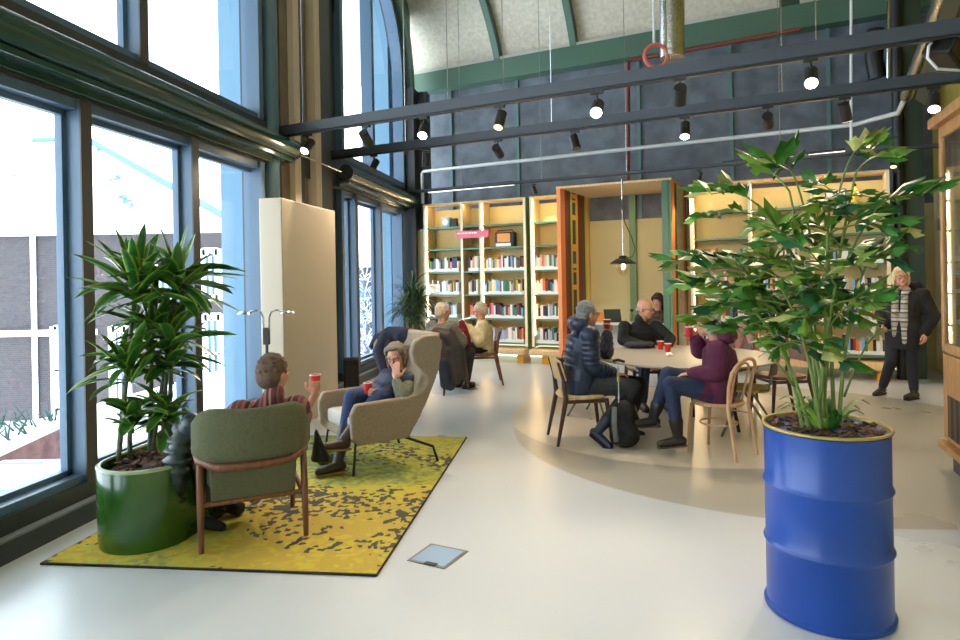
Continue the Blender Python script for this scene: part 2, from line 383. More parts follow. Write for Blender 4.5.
# =====================================================  BOOKCASES
ORD=['first','second','third','fourth','fifth','sixth','seventh','eighth','ninth','tenth','eleventh','twelfth','thirteenth','fourteenth','fifteenth','sixteenth','seventeenth','eighteenth','nineteenth','twentieth','twenty-first','twenty-second','twenty-third','twenty-fourth','twenty-fifth','twenty-sixth','twenty-seventh','twenty-eighth','twenty-ninth','thirtieth']
RZB=math.atan2(B.y,B.x)
levels=[2.54,2.12,1.68,1.24,.80,.36]
m_shelf=mat('green_shelf',(.30,.50,.42),.35); m_shback=mat('beige_back',(.76,.70,.50),.75,noise_s=2,noise_a=.08)
m_fcream=mat('cream_edge',(.93,.88,.76),.5); m_bench=w_ply; m_yel=mat('yellow_legs',(.85,.62,.12),.5); m_gside=mat('olive_side',(.36,.50,.22),.6)
m_gpanel=mat('shadow_gap',(.30,.33,.34),.8)
def bookcase(label,s0,s1,ups,shelf_from=0):
    t=thing('bookcase',label,'bookcase',L(s0,.18,0),0)
    bk=MB().m(0).lb(s0,s1,.35,.37,.36,2.90); bk.build('back_panel',m_shback,t,world=True)
    fr=MB().lb(s0,s1,0,.37,2.965,3.0); fr.build('top_panel',[w_ply],t,world=True)
    for i,u in enumerate(ups):
        last=(i==len(ups)-1)
        p=MB().m(0).lb(u-.022,u+.022,.006,.36,.3,2.97).m(1).lb(u-.024,u+.024,-.004,.006,.3,2.985)
        if last: p.m(2).lb(u+.022,u+.03,.0,.37,.25,2.99)
        p.build('upright',[w_ply,m_fcream,m_gside],t,world=True)
    for a,b_ in zip(ups[:-1],ups[1:]):
        for z in levels: MB().lb(a+.022,b_-.022,.01,.35,z-.028,z).build('shelf',m_shelf,t,world=True)
    MB().lb(s0,s1,-.16,.36,.16,.27).build('bench_top',w_ply,t,world=True,bevel=.03)
    for u in ([ups[0]+.25,ups[-1]-.1] if s1-s0<3 else [ups[0]+.25,ups[2],ups[-1]-.2]):
        MB().lb(u-.07,u+.05,-.05,.3,0,.16).build('bench_leg',m_yel,t,world=True)
    return t
bookcase('tall open bookcase with green shelves and a pink sign at the left',.06,2.22,[.09,.91,1.31,2.20])
bookcase('narrow open bookcase between the pink sign bookcase and the striped booth',2.30,2.95,[2.33,2.93])
bookcase('wide open bookcase with green shelves behind the palm at the right',5.05,7.78,[5.09,5.95,6.80,7.76])
# books
cols={'dark red':(.52,.13,.13),'navy':(.14,.18,.33),'white':(.90,.89,.86),'pale grey':(.68,.69,.70),'black':(.10,.10,.11),'orange':(.85,.42,.15),'mustard':(.80,.62,.20),'teal':(.14,.45,.47),'light blue':(.46,.66,.82),'cream':(.88,.82,.68),'pink':(.86,.48,.50),'brown':(.40,.26,.18),'green':(.24,.44,.25)}
names=list(cols); wts=[5,5,17,11,6,4,3,4,7,10,4,3,3]
m_tag=mat('spine_label_white',(.93,.93,.92),.5)
proto={}
for n,c in cols.items():
    mb=MB().m(0).bx(-.5,.5,0,1,.24,1).m(1).bx(-.5,.5,.0,1,0,.24).m(2).bx(-.42,.42,.02,.98,.9,1.002)
    proto[n]=mb.mesh('book',[mat('cover_'+n.replace(' ','_'),c,.5),m_tag,MATS['cup_rim_white']])
bayn={0:'leftmost bay of the left bookcase',1:'narrow middle bay of the left bookcase',2:'right bay of the left bookcase',3:'narrow bookcase beside the striped booth',4:'left bay of the right bookcase',5:'middle bay of the right bookcase',6:'right bay of the right bookcase'}
bays=[(0,.115,.885,(2,3,4,5)),(1,.935,1.285,(2,3,4,5)),(2,1.335,2.175,(2,3,4,5)),(3,2.355,2.925,(2,3,4,5)),(4,5.115,5.925,(2,3,4,5)),(5,5.975,6.775,(2,3,4,5)),(6,6.825,7.735,(2,3,4,5))]
rows={2:'top book shelf',3:'second book shelf',4:'third book shelf',5:'lowest book shelf'}
books=[]
rb=random.Random(11)
for bi,s0,s1,rws in bays:
    for r in rws:
        s=s0+.01; k=0; end=s1-.02 if bi not in(0,1) else s1-rb.uniform(.02,.1)
        if bi==1 : s=s0+rb.uniform(.02,.12)
        while True:
            w=rb.uniform(.024,.052)
            if s+w>end: break
            h=rb.uniform(.19,.285); d=rb.uniform(.14,.19); n=rb.choices(names,wts)[0]
            books.append((bi,r,k,s+w/2,w-.003,h,d,n,levels[r])); s+=w; k+=1
books_sorted=sorted(books,key=lambda b:(L(b[3],0).y))
indiv=books_sorted[:300]; rest=books_sorted[300:]
print('books',len(books),len(indiv),len(rest))
for (bi,r,k,s,w,h,d,n,z) in indiv:
    o=bpy.data.objects.new('book',proto[n]); COL.objects.link(o)
    o.location=L(s,.05,z+.001); o.rotation_euler=(0,0,RZB); o.scale=(w,d,h)
    nm=ORD[k] if k<len(ORD) else ORD[-1]
    tag(o,'%s book, %s from left, %s, %s'%(n,nm,rows[r],bayn[bi]),'book','books in the bookcases')
if rest:
    mb=MB(); mlist=[MATS['cover_'+n.replace(' ','_')] for n in names]+[m_tag]
    for (bi,r,k,s,w,h,d,n,z) in rest:
        mb.m(names.index(n)).lb(s-w/2,s+w/2,.05,.05+d,z+.24*h,z+h); mb.m(len(names)).lb(s-w/2,s+w/2,.05,.05+d,z+.001,z+.24*h)
    o=mb.build('books',mlist); rebase(o); tag(o,'rows of assorted books on the farthest left shelves','books','books in the bookcases','stuff')
# things on the upper shelves
t=thing('table_clock','pale blue table clock on the upper shelf of the left bookcase','clock',L(.52,.12,2.54),RZB)
MB().bx(-.12,.06,0,.1,0,.2).build('clock_case',mat('pale_blue_tin',(.50,.66,.72),.4),t,bevel=.01)
MB().tube([(-.03,-.002,.1),(-.03,-.014,.1)],.065,20).build('clock_face',m_rim,t,smooth=True)
MB().bx(.08,.2,.02,.1,0,.17).build('side_box',m_black,t)
t=thing('vintage_radio','old portable radio with an orange cloth front on the left bookcase','radio',L(1.74,.1,2.12),RZB)
MB().bx(-.2,.2,0,.15,0,.27).build('radio_case',m_black,t,bevel=.02)
MB().bx(-.13,.13,-.012,0,.09,.25).build('speaker_cloth',mat('orange_cloth',(.88,.60,.33),.7),t); MB().bx(-.16,.14,-.012,0,.01,.07).build('dial_strip',m_rim,t)
MB().tube([(-.19,.07,.25),(-.15,.07,.31),(.15,.07,.31),(.19,.07,.25)],.01,8).build('handle',m_black,t)
o=MB().lb(1.78,1.98,.02,.06,.0,.0).v and None
t=thing('section_sign','pink section sign fixed across the left bookcase uprights','sign',L(1.15,-.03,2.38),RZB)
MB().bx(-.34,.34,-.012,.012,-.075,.06).build('sign_board',mat('pink_sign',(.91,.42,.50),.5),t)
mb=MB(); x=-.31
for w in (.05,.02,.06,.04,.015,.05,.03,.06): mb.bx(x,x+w,-.014,-.0125,.005,.03); x+=w+.012
mb.build('lettering_marks',m_rim,t)
o=MB().bx(-.14,.14,0,.06,0,.24).m(1).bx(-.12,.12,-.003,0,.03,.12).m(2).bx(-.12,.12,-.003,0,.13,.22).build('boxed_game',[mat('blue_box',(.23,.36,.62),.4),m_tag,m_rim],None); o.location=L(7.12,.08,2.54); o.rotation_euler=(0,0,RZB); tag(o,'blue and white box on the top shelf of the right bookcase','box')
t=thing('yellow_bottle','yellow bottle on the top shelf of the right bookcase','bottle',L(7.36,.1,2.54),0)
MB().lathe([(.055,0),(.06,.02),(.06,.2),(.03,.235),(.022,.26)],n=16).build('bottle_body',mat('yellow_plastic',(.93,.80,.15),.35),t,smooth=True); MB().lathe([(.028,.258),(.028,.30)],n=12).build('cap',m_black,t,smooth=True)
o=MB().lb(6.84,6.98,.06,.12,2.541,2.70).build('cream_tin',m_cream,None); rebase(o); tag(o,'small cream carton left of the blue box on the right bookcase','carton')

# =====================================================  STRIPED BOOTH
sL,sR,dF,dB,ZP=2.99,4.80,-.35,1.31,3.05
t=thing('reading_booth','striped box booth standing between the bookcases','booth',L((sL+sR)/2,.4,0),0)
stripes=[(0,(.93,.55,.33)),(.12,(.55,.18,.14)),(.2,(.25,.30,.14)),(.3,(.80,.66,.28)),(.36,(.20,.30,.28)),(.47,(.84,.66,.20)),(.55,(.45,.15,.13)),(.70,(.22,.32,.14)),(.80,(.86,.68,.18)),(.87,(.80,.78,.55)),(.93,(.84,.66,.20))]
# left panel: built as upright coloured boards
edges=[p for p,_ in stripes]+[1.0]
wall_l=MB(); mats=[]
for i,(p,c) in enumerate(stripes):
    mats.append(mat('booth_stripe_%d'%i,c,.7) if i not in (4,) else None)
mats[4]=ramp_mat('booth_banded_stripe',[(0,(.20,.30,.20)),(.25,(.85,.66,.25)),(.32,(.15,.27,.25)),(.5,(.80,.60,.25)),(.53,(.15,.3,.3)),(.56,(.86,.68,.25)),(.62,(.22,.33,.42)),(.80,(.90,.60,.25)),(.9,(.2,.3,.18))],axis=2,scale=.8,offset=.2,bands=True)
DL=dB-dF
for i in range(len(stripes)):
    wall_l.m(i).lb(sL-.03,sL+.03,dF+DL*edges[i],dF+DL*edges[i+1],0,ZP)
wall_l.build('left_side_panel',mats,t,world=True)
wr=MB(); st2=[(0,(.43,.62,.52)),(.05,(.92,.52,.25)),(.22,(.25,.30,.14)),(.34,(.86,.80,.60)),(.72,(.90,.50,.25)),(.85,(.30,.33,.15)),(.93,(.92,.62,.30))]; e2=[p for p,_ in st2]+[1.]
mr_=[mat('booth_right_stripe_%d'%i,c,.7,noise_s=9 if i==3 else 0,noise_a=.2) for i,(p,c) in enumerate(st2)]
for i in range(len(st2)): wr.m(i).lb(sR-.03,sR+.03,dF+DL*e2[i],dF+DL*e2[i+1],0,ZP)
wr.build('right_side_panel',mr_,t,world=True)
MB().lb(sL-.05,sR+.05,dF-.01,dB,ZP,ZP+.035).build('roof_panel',w_ply,t,world=True)
MB().lb(sR-.10,sR-.0,dF-.03,dF+.03,0,ZP).build('front_post',mat('sage_post',(.32,.46,.38),.5),t,world=True)
MB().lb(sL-.035,sL+.03,dF-.03,dF+.01,0,ZP).build('front_edge',mat('orange_edge',(.94,.58,.36),.6),t,world=True)
pp=sB(633,260,1.22)[0]
MB().lb(pp-.06,pp+.06,1.2,1.3,0,ZP).build('back_post',mat('sage_back_post',(.42,.56,.40),.5),t,world=True)
# booth table
t=thing('booth_desk','long white desk inside the striped booth','desk',L(3.9,.45,0),0)
MB().lb(3.08,4.70,.10,.62,.71,.75).build('desktop',m_white,t,world=True,bevel=.006)
for s_ in(3.2,4.6): MB().lb(s_-.02,s_+.02,.14,.58,0,.71).build('leg',m_black,t,world=True)
MB().lb(3.2,4.6,.55,.57,.25,.70).build('modesty_panel',m_white,t,world=True)
t=thing('laptop','open dark laptop on the booth desk','laptop',L(3.74,.3,.75),RZB+.5)
MB().bx(-.15,.15,-.11,.11,0,.015).build('keyboard_base',m_black,t,bevel=.004)
mb=MB().bx(-.15,.15,-.005,.005,0,.22); mb.xf(Matrix.Translation((0,.115,.01))@Matrix.Rotation(-.45,4,'X')); mb.build('screen',mat('screen_back',(.22,.30,.28),.4),t,bevel=.003)
t=thing('water_bottle','clear bottle with a black cap on the booth desk','bottle',L(4.02,.36,.75),0)
MB().lathe([(.035,0),(.037,.02),(.037,.13),(.02,.17),(.017,.19)],n=16).build('bottle_body',glass('bottle_clear',(.8,.85,.8)),t,smooth=True); MB().lathe([(.03,.18),(.03,.22)],n=12).build('bottle_cap',m_black,t,smooth=True)
t=thing('folded_card','orange folded card standing on the booth desk','card',L(3.35,.3,.75),RZB)
MB().add([(-.2,-.05,0),(.2,-.05,0),(.2,0,.17),(-.2,0,.17),(.2,.05,0),(-.2,.05,0)],[(0,1,2,3),(3,2,4,5)]).build('card_sheet',mat('orange_card',(.93,.60,.28),.7),t)
# pendant lamp
lp=px(623,262,9.9); zt=3.05
t=thing('pendant_lamp','black enamel pendant lamp with glass jar and wire guard in the booth','lamp',(lp.x,lp.y,lp.z-.12),0)
c0=lp.z
MB().lathe([(.03,.10),(.06,.09),(.065,.06),(.11,.045),(.19,-.01),(.205,-.03),(.19,-.032),(.10,.02),(.02,.03)],(lp.x,lp.y,c0),24,False).build('shade',m_black,t,world=True,smooth='all')
MB().lathe([(.07,.0),(.085,-.05),(.08,-.12),(.05,-.17),(.01,-.18)],(lp.x,lp.y,c0),20,False).build('glass_jar',m_lglass,t,world=True,smooth='all')
mb=MB()
for a in range(6):
    ca,sa=math.cos(a*PI/3),math.sin(a*PI/3)
    mb.tube([(lp.x+r*ca,lp.y+r*sa,c0+z) for r,z in((.1,0),(.105,-.08),(.085,-.16),(.03,-.205),(0,-.21))],.004,5)
mb.tube([(lp.x+.1*math.cos(k*PI/10),lp.y+.1*math.sin(k*PI/10),c0-.09) for k in range(20)],.004,5,closed=True)
mb.build('wire_guard',mat('brass_wire',(.7,.6,.4),.35,.6),t,world=True)
MB().ell((lp.x,lp.y,c0-.07),(.035,.035,.05)).build('bulb',mat('warm_bulb',(1,.9,.7),.4,emit=(1,.75,.42),es=6),t,world=True,smooth='all')
MB().tube([(lp.x,lp.y,c0+.08),(lp.x,lp.y,zt-.0)],.006,6).build('chain',m_chrome,t,world=True)
cb=[(lp.x+.01,lp.y,zt-.02),(lp.x+.0,lp.y,zt-.45),(lp.x+.03,lp.y,zt-.65),(lp.x+.14,lp.y,c0+.38),(lp.x+.19,lp.y,c0+.2),(lp.x+.15,lp.y,c0+.08),(lp.x+.05,lp.y,c0+.06)]
MB().tube(cb,.008,6).build('cable',m_black,t,world=True)

# =====================================================  CEILING RAILS, PIPES
def rail(label,p,s_len,z,hgt=.1,wd=.07,name='lighting_rail',wires=()):
    t=thing(name,label,'lighting rail',(p[0],p[1],z),0)
    P=V((p[0],p[1],0)); NN=N
    c=[P-NN*wd/2,P+B*s_len-NN*wd/2,P+B*s_len+NN*wd/2,P+NN*wd/2]
    MB().prism(c,z,z+hgt).build('beam',mat('rail_steel',(.19,.225,.27),.4),t,world=True)
    c=[P-NN*.017,P+B*s_len-NN*.017,P+B*s_len+NN*.017,P+NN*.017]
    MB().prism(c,z-.022,z).build('track',m_black,t,world=True)
    for w in wires:
        q=P+B*w; MB().tube([(q.x,q.y,z+hgt),(q.x,q.y,7.2)],.005,5).build('suspension_wire',m_chrome,t,world=True)
    return t
r1=V((-2.24,7.27,0)); r2=V((-1.99,8.80,0))
rail('front dark steel ceiling rail carrying spotlights, nearest the camera',r1,8.2,3.23,.105,.06,wires=(.35,2.2,2.8,4.3,5.4))
rail('second dark steel ceiling rail carrying spotlights, behind the front one',r2,9.2,3.25,.10,.06,wires=(1.2,3.2,5.6,7.3))
r3=L(-.2,-.15,0); rail('thin far lighting rail just in front of the bookcases',r3,9.0,3.14+.1,.035,.035,wires=(1.2,2.8,4.3,6.6))
# white pipe
c1=L(.09,-.05,0); pz=3.64
s_e=sB(855,124,-.05)[0]
pp_=[(c1.x,c1.y,3.02),(c1.x,c1.y,pz-.04),(c1.x+.03,c1.y-.015,pz)]+[tuple(L(s_e*k/4,-.05,pz+.03*k/4)) for k in(1,2,3,4)]
pp_+= [tuple(px(875,119,8.9)),tuple(px(898,113,8.4)),tuple(px(906,96,8.1))]
o=MB().tube(pp_,.032,12).build('white_conduit',mat('galvanised_pipe',(.78,.80,.82),.35,.2),None,smooth=True); rebase(o); tag(o,'pale horizontal pipe running along the library wall above the bookcases','pipe')
o=MB().tube([px(906,96,8.1),px(925,48,6.9),px(944,-5,5.7),px(960,-50,5.0)],.075,16).build('insulated_pipe',m_alu,None,smooth=True); rebase(o); tag(o,'foil wrapped pipe climbing diagonally towards the upper right corner','pipe')
o=MB().tube([px(925,98,7.6),px(941,50,6.4),px(962,-15,5.2)],.10,4).build('dark_duct',mat('dark_olive',(.16,.20,.16),.6),None); rebase(o); tag(o,'dark square duct beside the foil wrapped pipe','duct')
o=MB().tube([px(672,58,8.),px(672,20,8.),px(672,-60,8.)],.15,20).build('foil_duct',m_alu,None,smooth=True)
rebase(o); tag(o,'silver foil air duct hanging down from the ceiling','duct')
hr=thing('hanging_hose','coiled salmon pink hose ring on a white cord beside the foil duct','hose',px(656,68,7.9))
MB().tube([px(656+11.5*math.cos(a),56+11.5*math.sin(a)*.98,7.9) for a in [2*PI*k/32 for k in range(32)]],.025,10,closed=True).build('hose_ring',mat('salmon_hose',(.83,.42,.38),.5),hr,world=True,smooth=True)
MB().tube([px(654,44,7.9),px(653,-60,7.9)],.016,8).build('cord',m_white,hr,world=True)
m_rust=mat('rust_red_pipe',(.45,.22,.18),.5)
a_=[px(628,180,11.1),px(628,62,11.1)]; b__=[px(632,60,11.1),px(700,48,10.7),px(800,29,10.1)]
o=MB().tube(a_+b__,.035,10).build('sprinkler_pipe',m_rust,None,smooth=True); rebase(o); tag(o,'rust red sprinkler pipe rising up the dark wall and turning right','pipe')
o=MB().tube([px(851,0,8.9),px(851,145,8.9)],.018,8).build('steel_rod',m_white,None); rebase(o); tag(o,'pale vertical rod hanging in front of the dark wall at the right','rod')
o=MB().tube([px(888,0,8.2),px(888,84,8.2)],.016,8).build('steel_rod',m_chrome,None); rebase(o); tag(o,'steel rod ending above the second rail, next to the foil pipe','rod')
o=MB().tube([px(876,30,9.4),px(874,60,9.4),px(878,78,9.4)],.12,12).build('black_bend_pipe',m_black,None,smooth=True); rebase(o); tag(o,'dark pipe bend in the shadow below the vault','pipe')
# linear lights; the left one is wall trim with a glow added
for (xa,ya,xb,yb,D0,D1,lab) in ((722,165,845,152,10.5,9.6,'white linear lamp over the right bookcase'),(428,192,513,184,12.4,11.7,'white linear wall trim with added glow over the left bookcase')):
    t=thing('linear_strip',lab,'lamp',px(xa,ya,D0),0)
    a1=px(xa,ya,D0); b1=px(xb,yb,D1)
    MB().hexa([a1+V((0,0,z))+N*d for z in(-.02,.03) for d in(0,0)][:0] or [a1+V((0,0,-.015)),b1+V((0,0,-.015)),b1+N*.06+V((0,0,-.015)),a1+N*.06+V((0,0,-.015)),a1+V((0,0,.02)),b1+V((0,0,.02)),b1+N*.06+V((0,0,.02)),a1+N*.06+V((0,0,.02))]).build('diffuser',mat('lamp_diffuser',(.95,.95,.93),.5,emit=(1,.95,.85),es=1.2),t,world=True)
    MB().hexa([a1+V((0,0,.021)),b1+V((0,0,.021)),b1+N*.06+V((0,0,.021)),a1+N*.06+V((0,0,.021)),a1+V((0,0,.06)),b1+V((0,0,.06)),b1+N*.06+V((0,0,.06)),a1+N*.06+V((0,0,.06))]).build('housing',m_black,t,world=True)
# =====================================================  SPOTLIGHTS
m_lens=mat('lit_lens',(1,.95,.85),.3,emit=(1,.82,.55),es=60.); m_lens2=mat('glowing_reflector',(.9,.8,.6),.3,emit=(1,.7,.38),es=1.3); m_lensoff=mat('lens_glass',(.5,.48,.42),.2)
def spot(x,y,railp,railz,aim,energy,lens,label,size=1.,glow=False):
    # x on the image chooses the position along the rail
    u,h=uv(x,y); k=u/F; s=(k*railp.y-railp.x)/(B.x-k*B.y); P=railp+B*s
    aim=V(aim); c=V((P.x,P.y,railz-.16*size)); d=(aim-c).normalized()
    t=thing('track_spotlight',label,'spotlight',(P.x,P.y,railz-.05),0,'spotlights on the ceiling rails')
    MB().box((P.x,P.y,railz-.035),(.10*size,.03,.025),RZB).tube([(P.x,P.y,railz-.04),(P.x,P.y,railz-.11*size)],.009,6).build('bracket',m_black,t,world=True)
    Ln=.17*size; R_=.05*size
    MB().tube([c-d*Ln*.5,c+d*Ln*.5],R_,18).build('lamp_head',mat('spot_body',(.13,.13,.14),.4),t,world=True,smooth=True)
    p=c+d*(Ln*.5+.002); MB().tube([p,p+d*.004],R_*.85,18).build('lens',lens,t,world=True)
    if energy:
        ld=bpy.data.lights.new('spot',type='SPOT'); ld.energy=energy; ld.color=(1,.81,.58); ld.spot_size=math.radians(70 if not glow else 110); ld.spot_blend=.6; ld.shadow_soft_size=.045
        lo=bpy.data.objects.new('spot_beam',ld); COL.objects.link(lo); lo.location=p+d*.02; lo.rotation_euler=(-d).to_track_quat('Z','Y').to_euler()
FR='front rail'; SR='second rail'
E1=E_SPOT
spot(308,145,r1,3.23,(-2.6,5.6,1.4),E1,m_lens,'small lit spotlight at the left end of the front rail')
spot(366,133,r1,3.23,(-.2,9.6,.8),E1,m_lensoff,'dark spotlight on the front rail before the arched window')
spot(424,128,r1,3.23,(-1.0,4.2,.6),E1,m_lens,'glaring lit spotlight on the front rail, just right of the arched window')
spot(500,117,r1,3.23,(-.6,4.6,0),E1,m_lens2,'half turned spotlight with warm rim between the two glaring ones')
spot(597,104,r1,3.23,(.1,2.6,.8),E1,m_lens,'brightest lit spotlight at the middle of the front rail',1.1)
spot(680,91,r1,3.23,(2.6,8.6,.8),E1,m_lensoff,'dark spotlight on the front rail beside the pink hose ring')
spot(811,76,r1,3.23,(1.6,3.0,1.0),E1,m_lens,'starry lit spotlight on the front rail above the palm')
spot(374,163,r2,3.25,(-1.9,7.3,1.6),E1,m_lensoff,'dark spotlight at the left end of the second rail')
spot(426,158,r2,3.25,(-.8,8.6,.9),E1,m_lensoff,'second spotlight from the left on the second rail')
spot(498,150,r2,3.25,(1.7,11.0,1.5),E1,m_lensoff,'tilted dark spotlight over the left bookcase')
spot(575,142,r2,3.25,(1.5,6.2,.7),E1,m_lensoff,'dark spotlight above the striped booth edge')
spot(685,132,r2,3.25,(1.7,5.6,.8),E1,m_lens,'lit spotlight of the second rail above the round table')
spot(768,121,r2,3.25,(4.9,10.2,1.4),E1,m_lensoff,'dark spotlight on the second rail left of the palm tip')
spot(845,113,r2,3.25,(4.6,7.0,.4),E1,m_lens2,'half turned glowing spotlight at the palm tip')
spot(934,103,r2,3.25,(3.4,4.8,1.2),E1,m_lens,'lit spotlight above the wooden display cabinet')
spot(534,181,r3,3.22,(1.6,11.7,1.4),E1*.6,m_lensoff,'small spotlight on the far rail left of the booth',.8)
spot(699,162,r3,3.22,tuple(L(4.85,.2,1.7)),E1*.6,m_lensoff,'small spotlight on the far rail right of the booth',.8)
spot(893,150,r3,3.22,(5.2,8.0,.8),E1*.6,m_lens2,'small glowing spotlight on the far rail by the green column',.9)
# big black projector at right
pj=px(948,52,4.6)
t=thing('rail_projector','large black projector lamp with white cable at the right end of the front rail','projector',pj,0)
mb=MB().bx(-.13,.13,-.1,.1,-.09,.09); mb.xf(Matrix.Rotation(.5,4,'Y')@Matrix.Rotation(.5,4,'Z')); mb.build('projector_body',m_black,t,bevel=.02)
MB().tube([(0,0,.05),(0,0,.17)],.015,8).build('bracket',m_black,t)
MB().tube([(-.02,0,.13),(-.09,-.02,.12),(-.16,-.03,.03),(-.17,-.03,-.05),(-.10,-.03,-.13),(.06,-.02,-.14),(.3,0,-.1)],.010,8).build('white_cable',m_white,t,smooth=True)
# extra lamps continuing the same rails outside the frame
# =====================================================  WOODEN CABINET
ca=V((3.80,5.55,0)); cd=V((-.37,-.93,0)).normalized(); cn=V((cd.y,-cd.x,0)); cn=cn if cn.x<0 else -cn   # face direction towards camera-left
base=fl(944,470); ca=V((base.x,base.y,0))+cn*.0; ci=-cn   # inward
t=thing('display_cabinet','honey wood display cabinet with glazed doors at the right edge','cabinet',ca+cd*.8+ci*.3,0)
def cb_(name,a0,a1,i0,i1,z0,z1,m,par=None,bev=.006):
    mb=MB().hexa([ca+cd*a+ci*i+V((0,0,z)) for z in(z0,z1) for a,i in((a0,i0),(a1,i0),(a1,i1),(a0,i1))])
    return mb.build(name,m,par or t,world=True,bevel=bev)
zt=px(933,128,5.2).z
cb_('plinth',.0,2.2,.06,.6,0,.18,m_steel_d)
cb_('base_moulding',-.05,2.25,-.03,.62,.18,.235,w_oak,bev=.015)
body=cb_('carcass',0,2.2,.03,.6,.235,.95,w_oak)
cb_('crown_moulding',-.05,2.25,-.06,.64,zt-.03,zt+.05,w_oak,bev=.015)
cb_('carcass_back',0,2.2,.56,.6,.95,zt,w_oak)
cb_('side_panel',0,.03,.03,.56,.95,zt,w_oak)
for a in (0.,1.1):
    d=cb_('glazed_door',a+.0,a+.075,0,.035,.95,zt-.03,w_oak)
    cb_('door_rail',a+.075,a+1.04,0,.035,.95,1.02,w_oak,d); cb_('door_rail',a+.075,a+1.04,0,.035,zt-.12,zt-.03,w_oak,d); cb_('door_stile',a+1.03,a+1.095,0,.035,.95,zt-.03,w_oak,d)
    cb_('door_glass',a+.07,a+1.04,.014,.02,1.0,zt-.1,m_cglass,d,0)
    l=cb_('lower_door',a+.02,a+1.08,0,.03,.27,.93,w_oak)
    cb_('grille',a+.14,a+.95,-.005,.006,.30,.62,ramp_mat('grille_slats',[(0,(.12,.10,.08)),(.5,(.35,.25,.16))],axis=0,scale=22,bands=True) if a==0 else MATS['grille_slats'],l,0)
cb_('hinge',-.006,.006,-.012,.0,1.9,2.0,m_black)
cb_('inner_shelf',.03,2.17,.08,.56,1.55,1.57,mat('green_glass_shelf',(.45,.62,.52),.3))
cb_('inner_back',.03,2.17,.54,.56,.95,zt,mat('cabinet_lining',(.62,.63,.62),.7))
t2=thing('black_device','black box device inside the display cabinet','device',ca+cd*.3+ci*.25+V((0,0,.95)),math.atan2(cd.y,cd.x))
MB().bx(-.13,.13,-.1,.1,0,.14).bx(-.11,.11,-.08,.08,.15,.3).build('device_case',m_black,t2,bevel=.008)
MB().bx(-.10,.10,-.104,-.1,.03,.06).build('device_panel',m_white,t2)
# =====================================================  FURNITURE
# rug
def rug_mat():
    m=mat('patterned_rug',(.8,.8,.2),.95); nt=m.node_tree; b=nt.nodes['Principled BSDF']
    tc=nt.nodes.new('ShaderNodeTexCoord')
    vo=nt.nodes.new('ShaderNodeTexVoronoi'); vo.inputs['Scale'].default_value=27; vo.distance='CHEBYCHEV'; vo.inputs['Randomness'].default_value=.9; nt.links.new(tc.outputs['Object'],vo.inputs['Vector'])
    def nz(sc,det=3,src=None):
        n=nt.nodes.new('ShaderNodeTexNoise'); n.inputs['Scale'].default_value=sc; n.inputs['Detail'].default_value=det; nt.links.new(src or tc.outputs['Object'],n.inputs['Vector']); return n.outputs['Fac']
    big=nz(.75,2); 
    def ma(op,a,b_=None,c_=None):
        n=nt.nodes.new('ShaderNodeMath'); n.operation=op
        for i,v in enumerate((a,b_,c_)):
            if v is None: continue
            if isinstance(v,(int,float)): n.inputs[i].default_value=v
            else: nt.links.new(v,n.inputs[i])
        return n.outputs[0]
    sep=nt.nodes.new('ShaderNodeSeparateXYZ'); nt.links.new(tc.outputs['Object'],sep.inputs[0])
    cs=nt.nodes.new('ShaderNodeSeparateColor'); nt.links.new(vo.outputs['Color'],cs.inputs[0])
    # yellow base: lemon / gold / pale green driven by slow noise + per cell value
    v=ma('ADD',ma('MULTIPLY_ADD',big,2.0,-.50),ma('MULTIPLY',cs.outputs[0],.42))
    v=ma('ADD',ma('ADD',v,ma('MULTIPLY',sep.outputs[0],.13)),ma('MULTIPLY',sep.outputs[1],-.16))
    cr=nt.nodes.new('ShaderNodeValToRGB'); el=cr.color_ramp.elements
    st=[(0,(.36,.43,.30)),(.40,(.47,.52,.30)),(.55,(.60,.60,.26)),(.72,(.68,.67,.26)),(.86,(.76,.66,.18)),(1,(.70,.60,.22))]
    while len(el)<len(st): el.new(.5)
    for e_,(p,c) in zip(el,st): e_.position=p; e_.color=(*lin(c),1)
    nt.links.new(v,cr.inputs['Fac'])
    # dark leafy flecks in drifts
    drift=nz(1.15,1); cell=cs.outputs[1]
    mask=ma('GREATER_THAN',ma('ADD',ma('MULTIPLY',drift,2.6),ma('MULTIPLY',cell,.8)),1.98)
    mx=nt.nodes.new('ShaderNodeMix'); mx.data_type='RGBA'; mx.inputs['B'].default_value=(*lin((.27,.27,.22)),1)
    nt.links.new(mask,mx.inputs['Factor']); nt.links.new(cr.outputs['Color'],mx.inputs['A']); nt.links.new(mx.outputs['Result'],b.inputs['Base Color'])
    return m
rc=[fl(40,565),fl(377,577),fl(467,438),fl(318,437)]
rl=rc[0]+(rc[2]-rc[1])*1.0
rcorn=[rc[0],rc[1],rc[2],rl]
ctr=sum(rcorn,V())/4
t=thing('rug','large yellow and green leaf patterned rug with dark border','rug',ctr,math.radians(-9))
inv=world_of(t).inverted()
cc=[inv@p for p in rcorn]; ins=[p*.992 for p in cc]
MB().prism([tuple(p) for p in ins],.001,.014).build('rug_pile',rug_mat(),t)
mb=MB()
for i in range(4):
    a,b_=cc[i],cc[(i+1)%4]; ia,ib=ins[i],ins[(i+1)%4]; mb.hexa([V((p.x,p.y,z)) for z in(.001,.012) for p in(a,b_,ib,ia)])
mb.build('rug_border',mat('rug_edge',(.12,.11,.09),.9),t)
RUG=.014
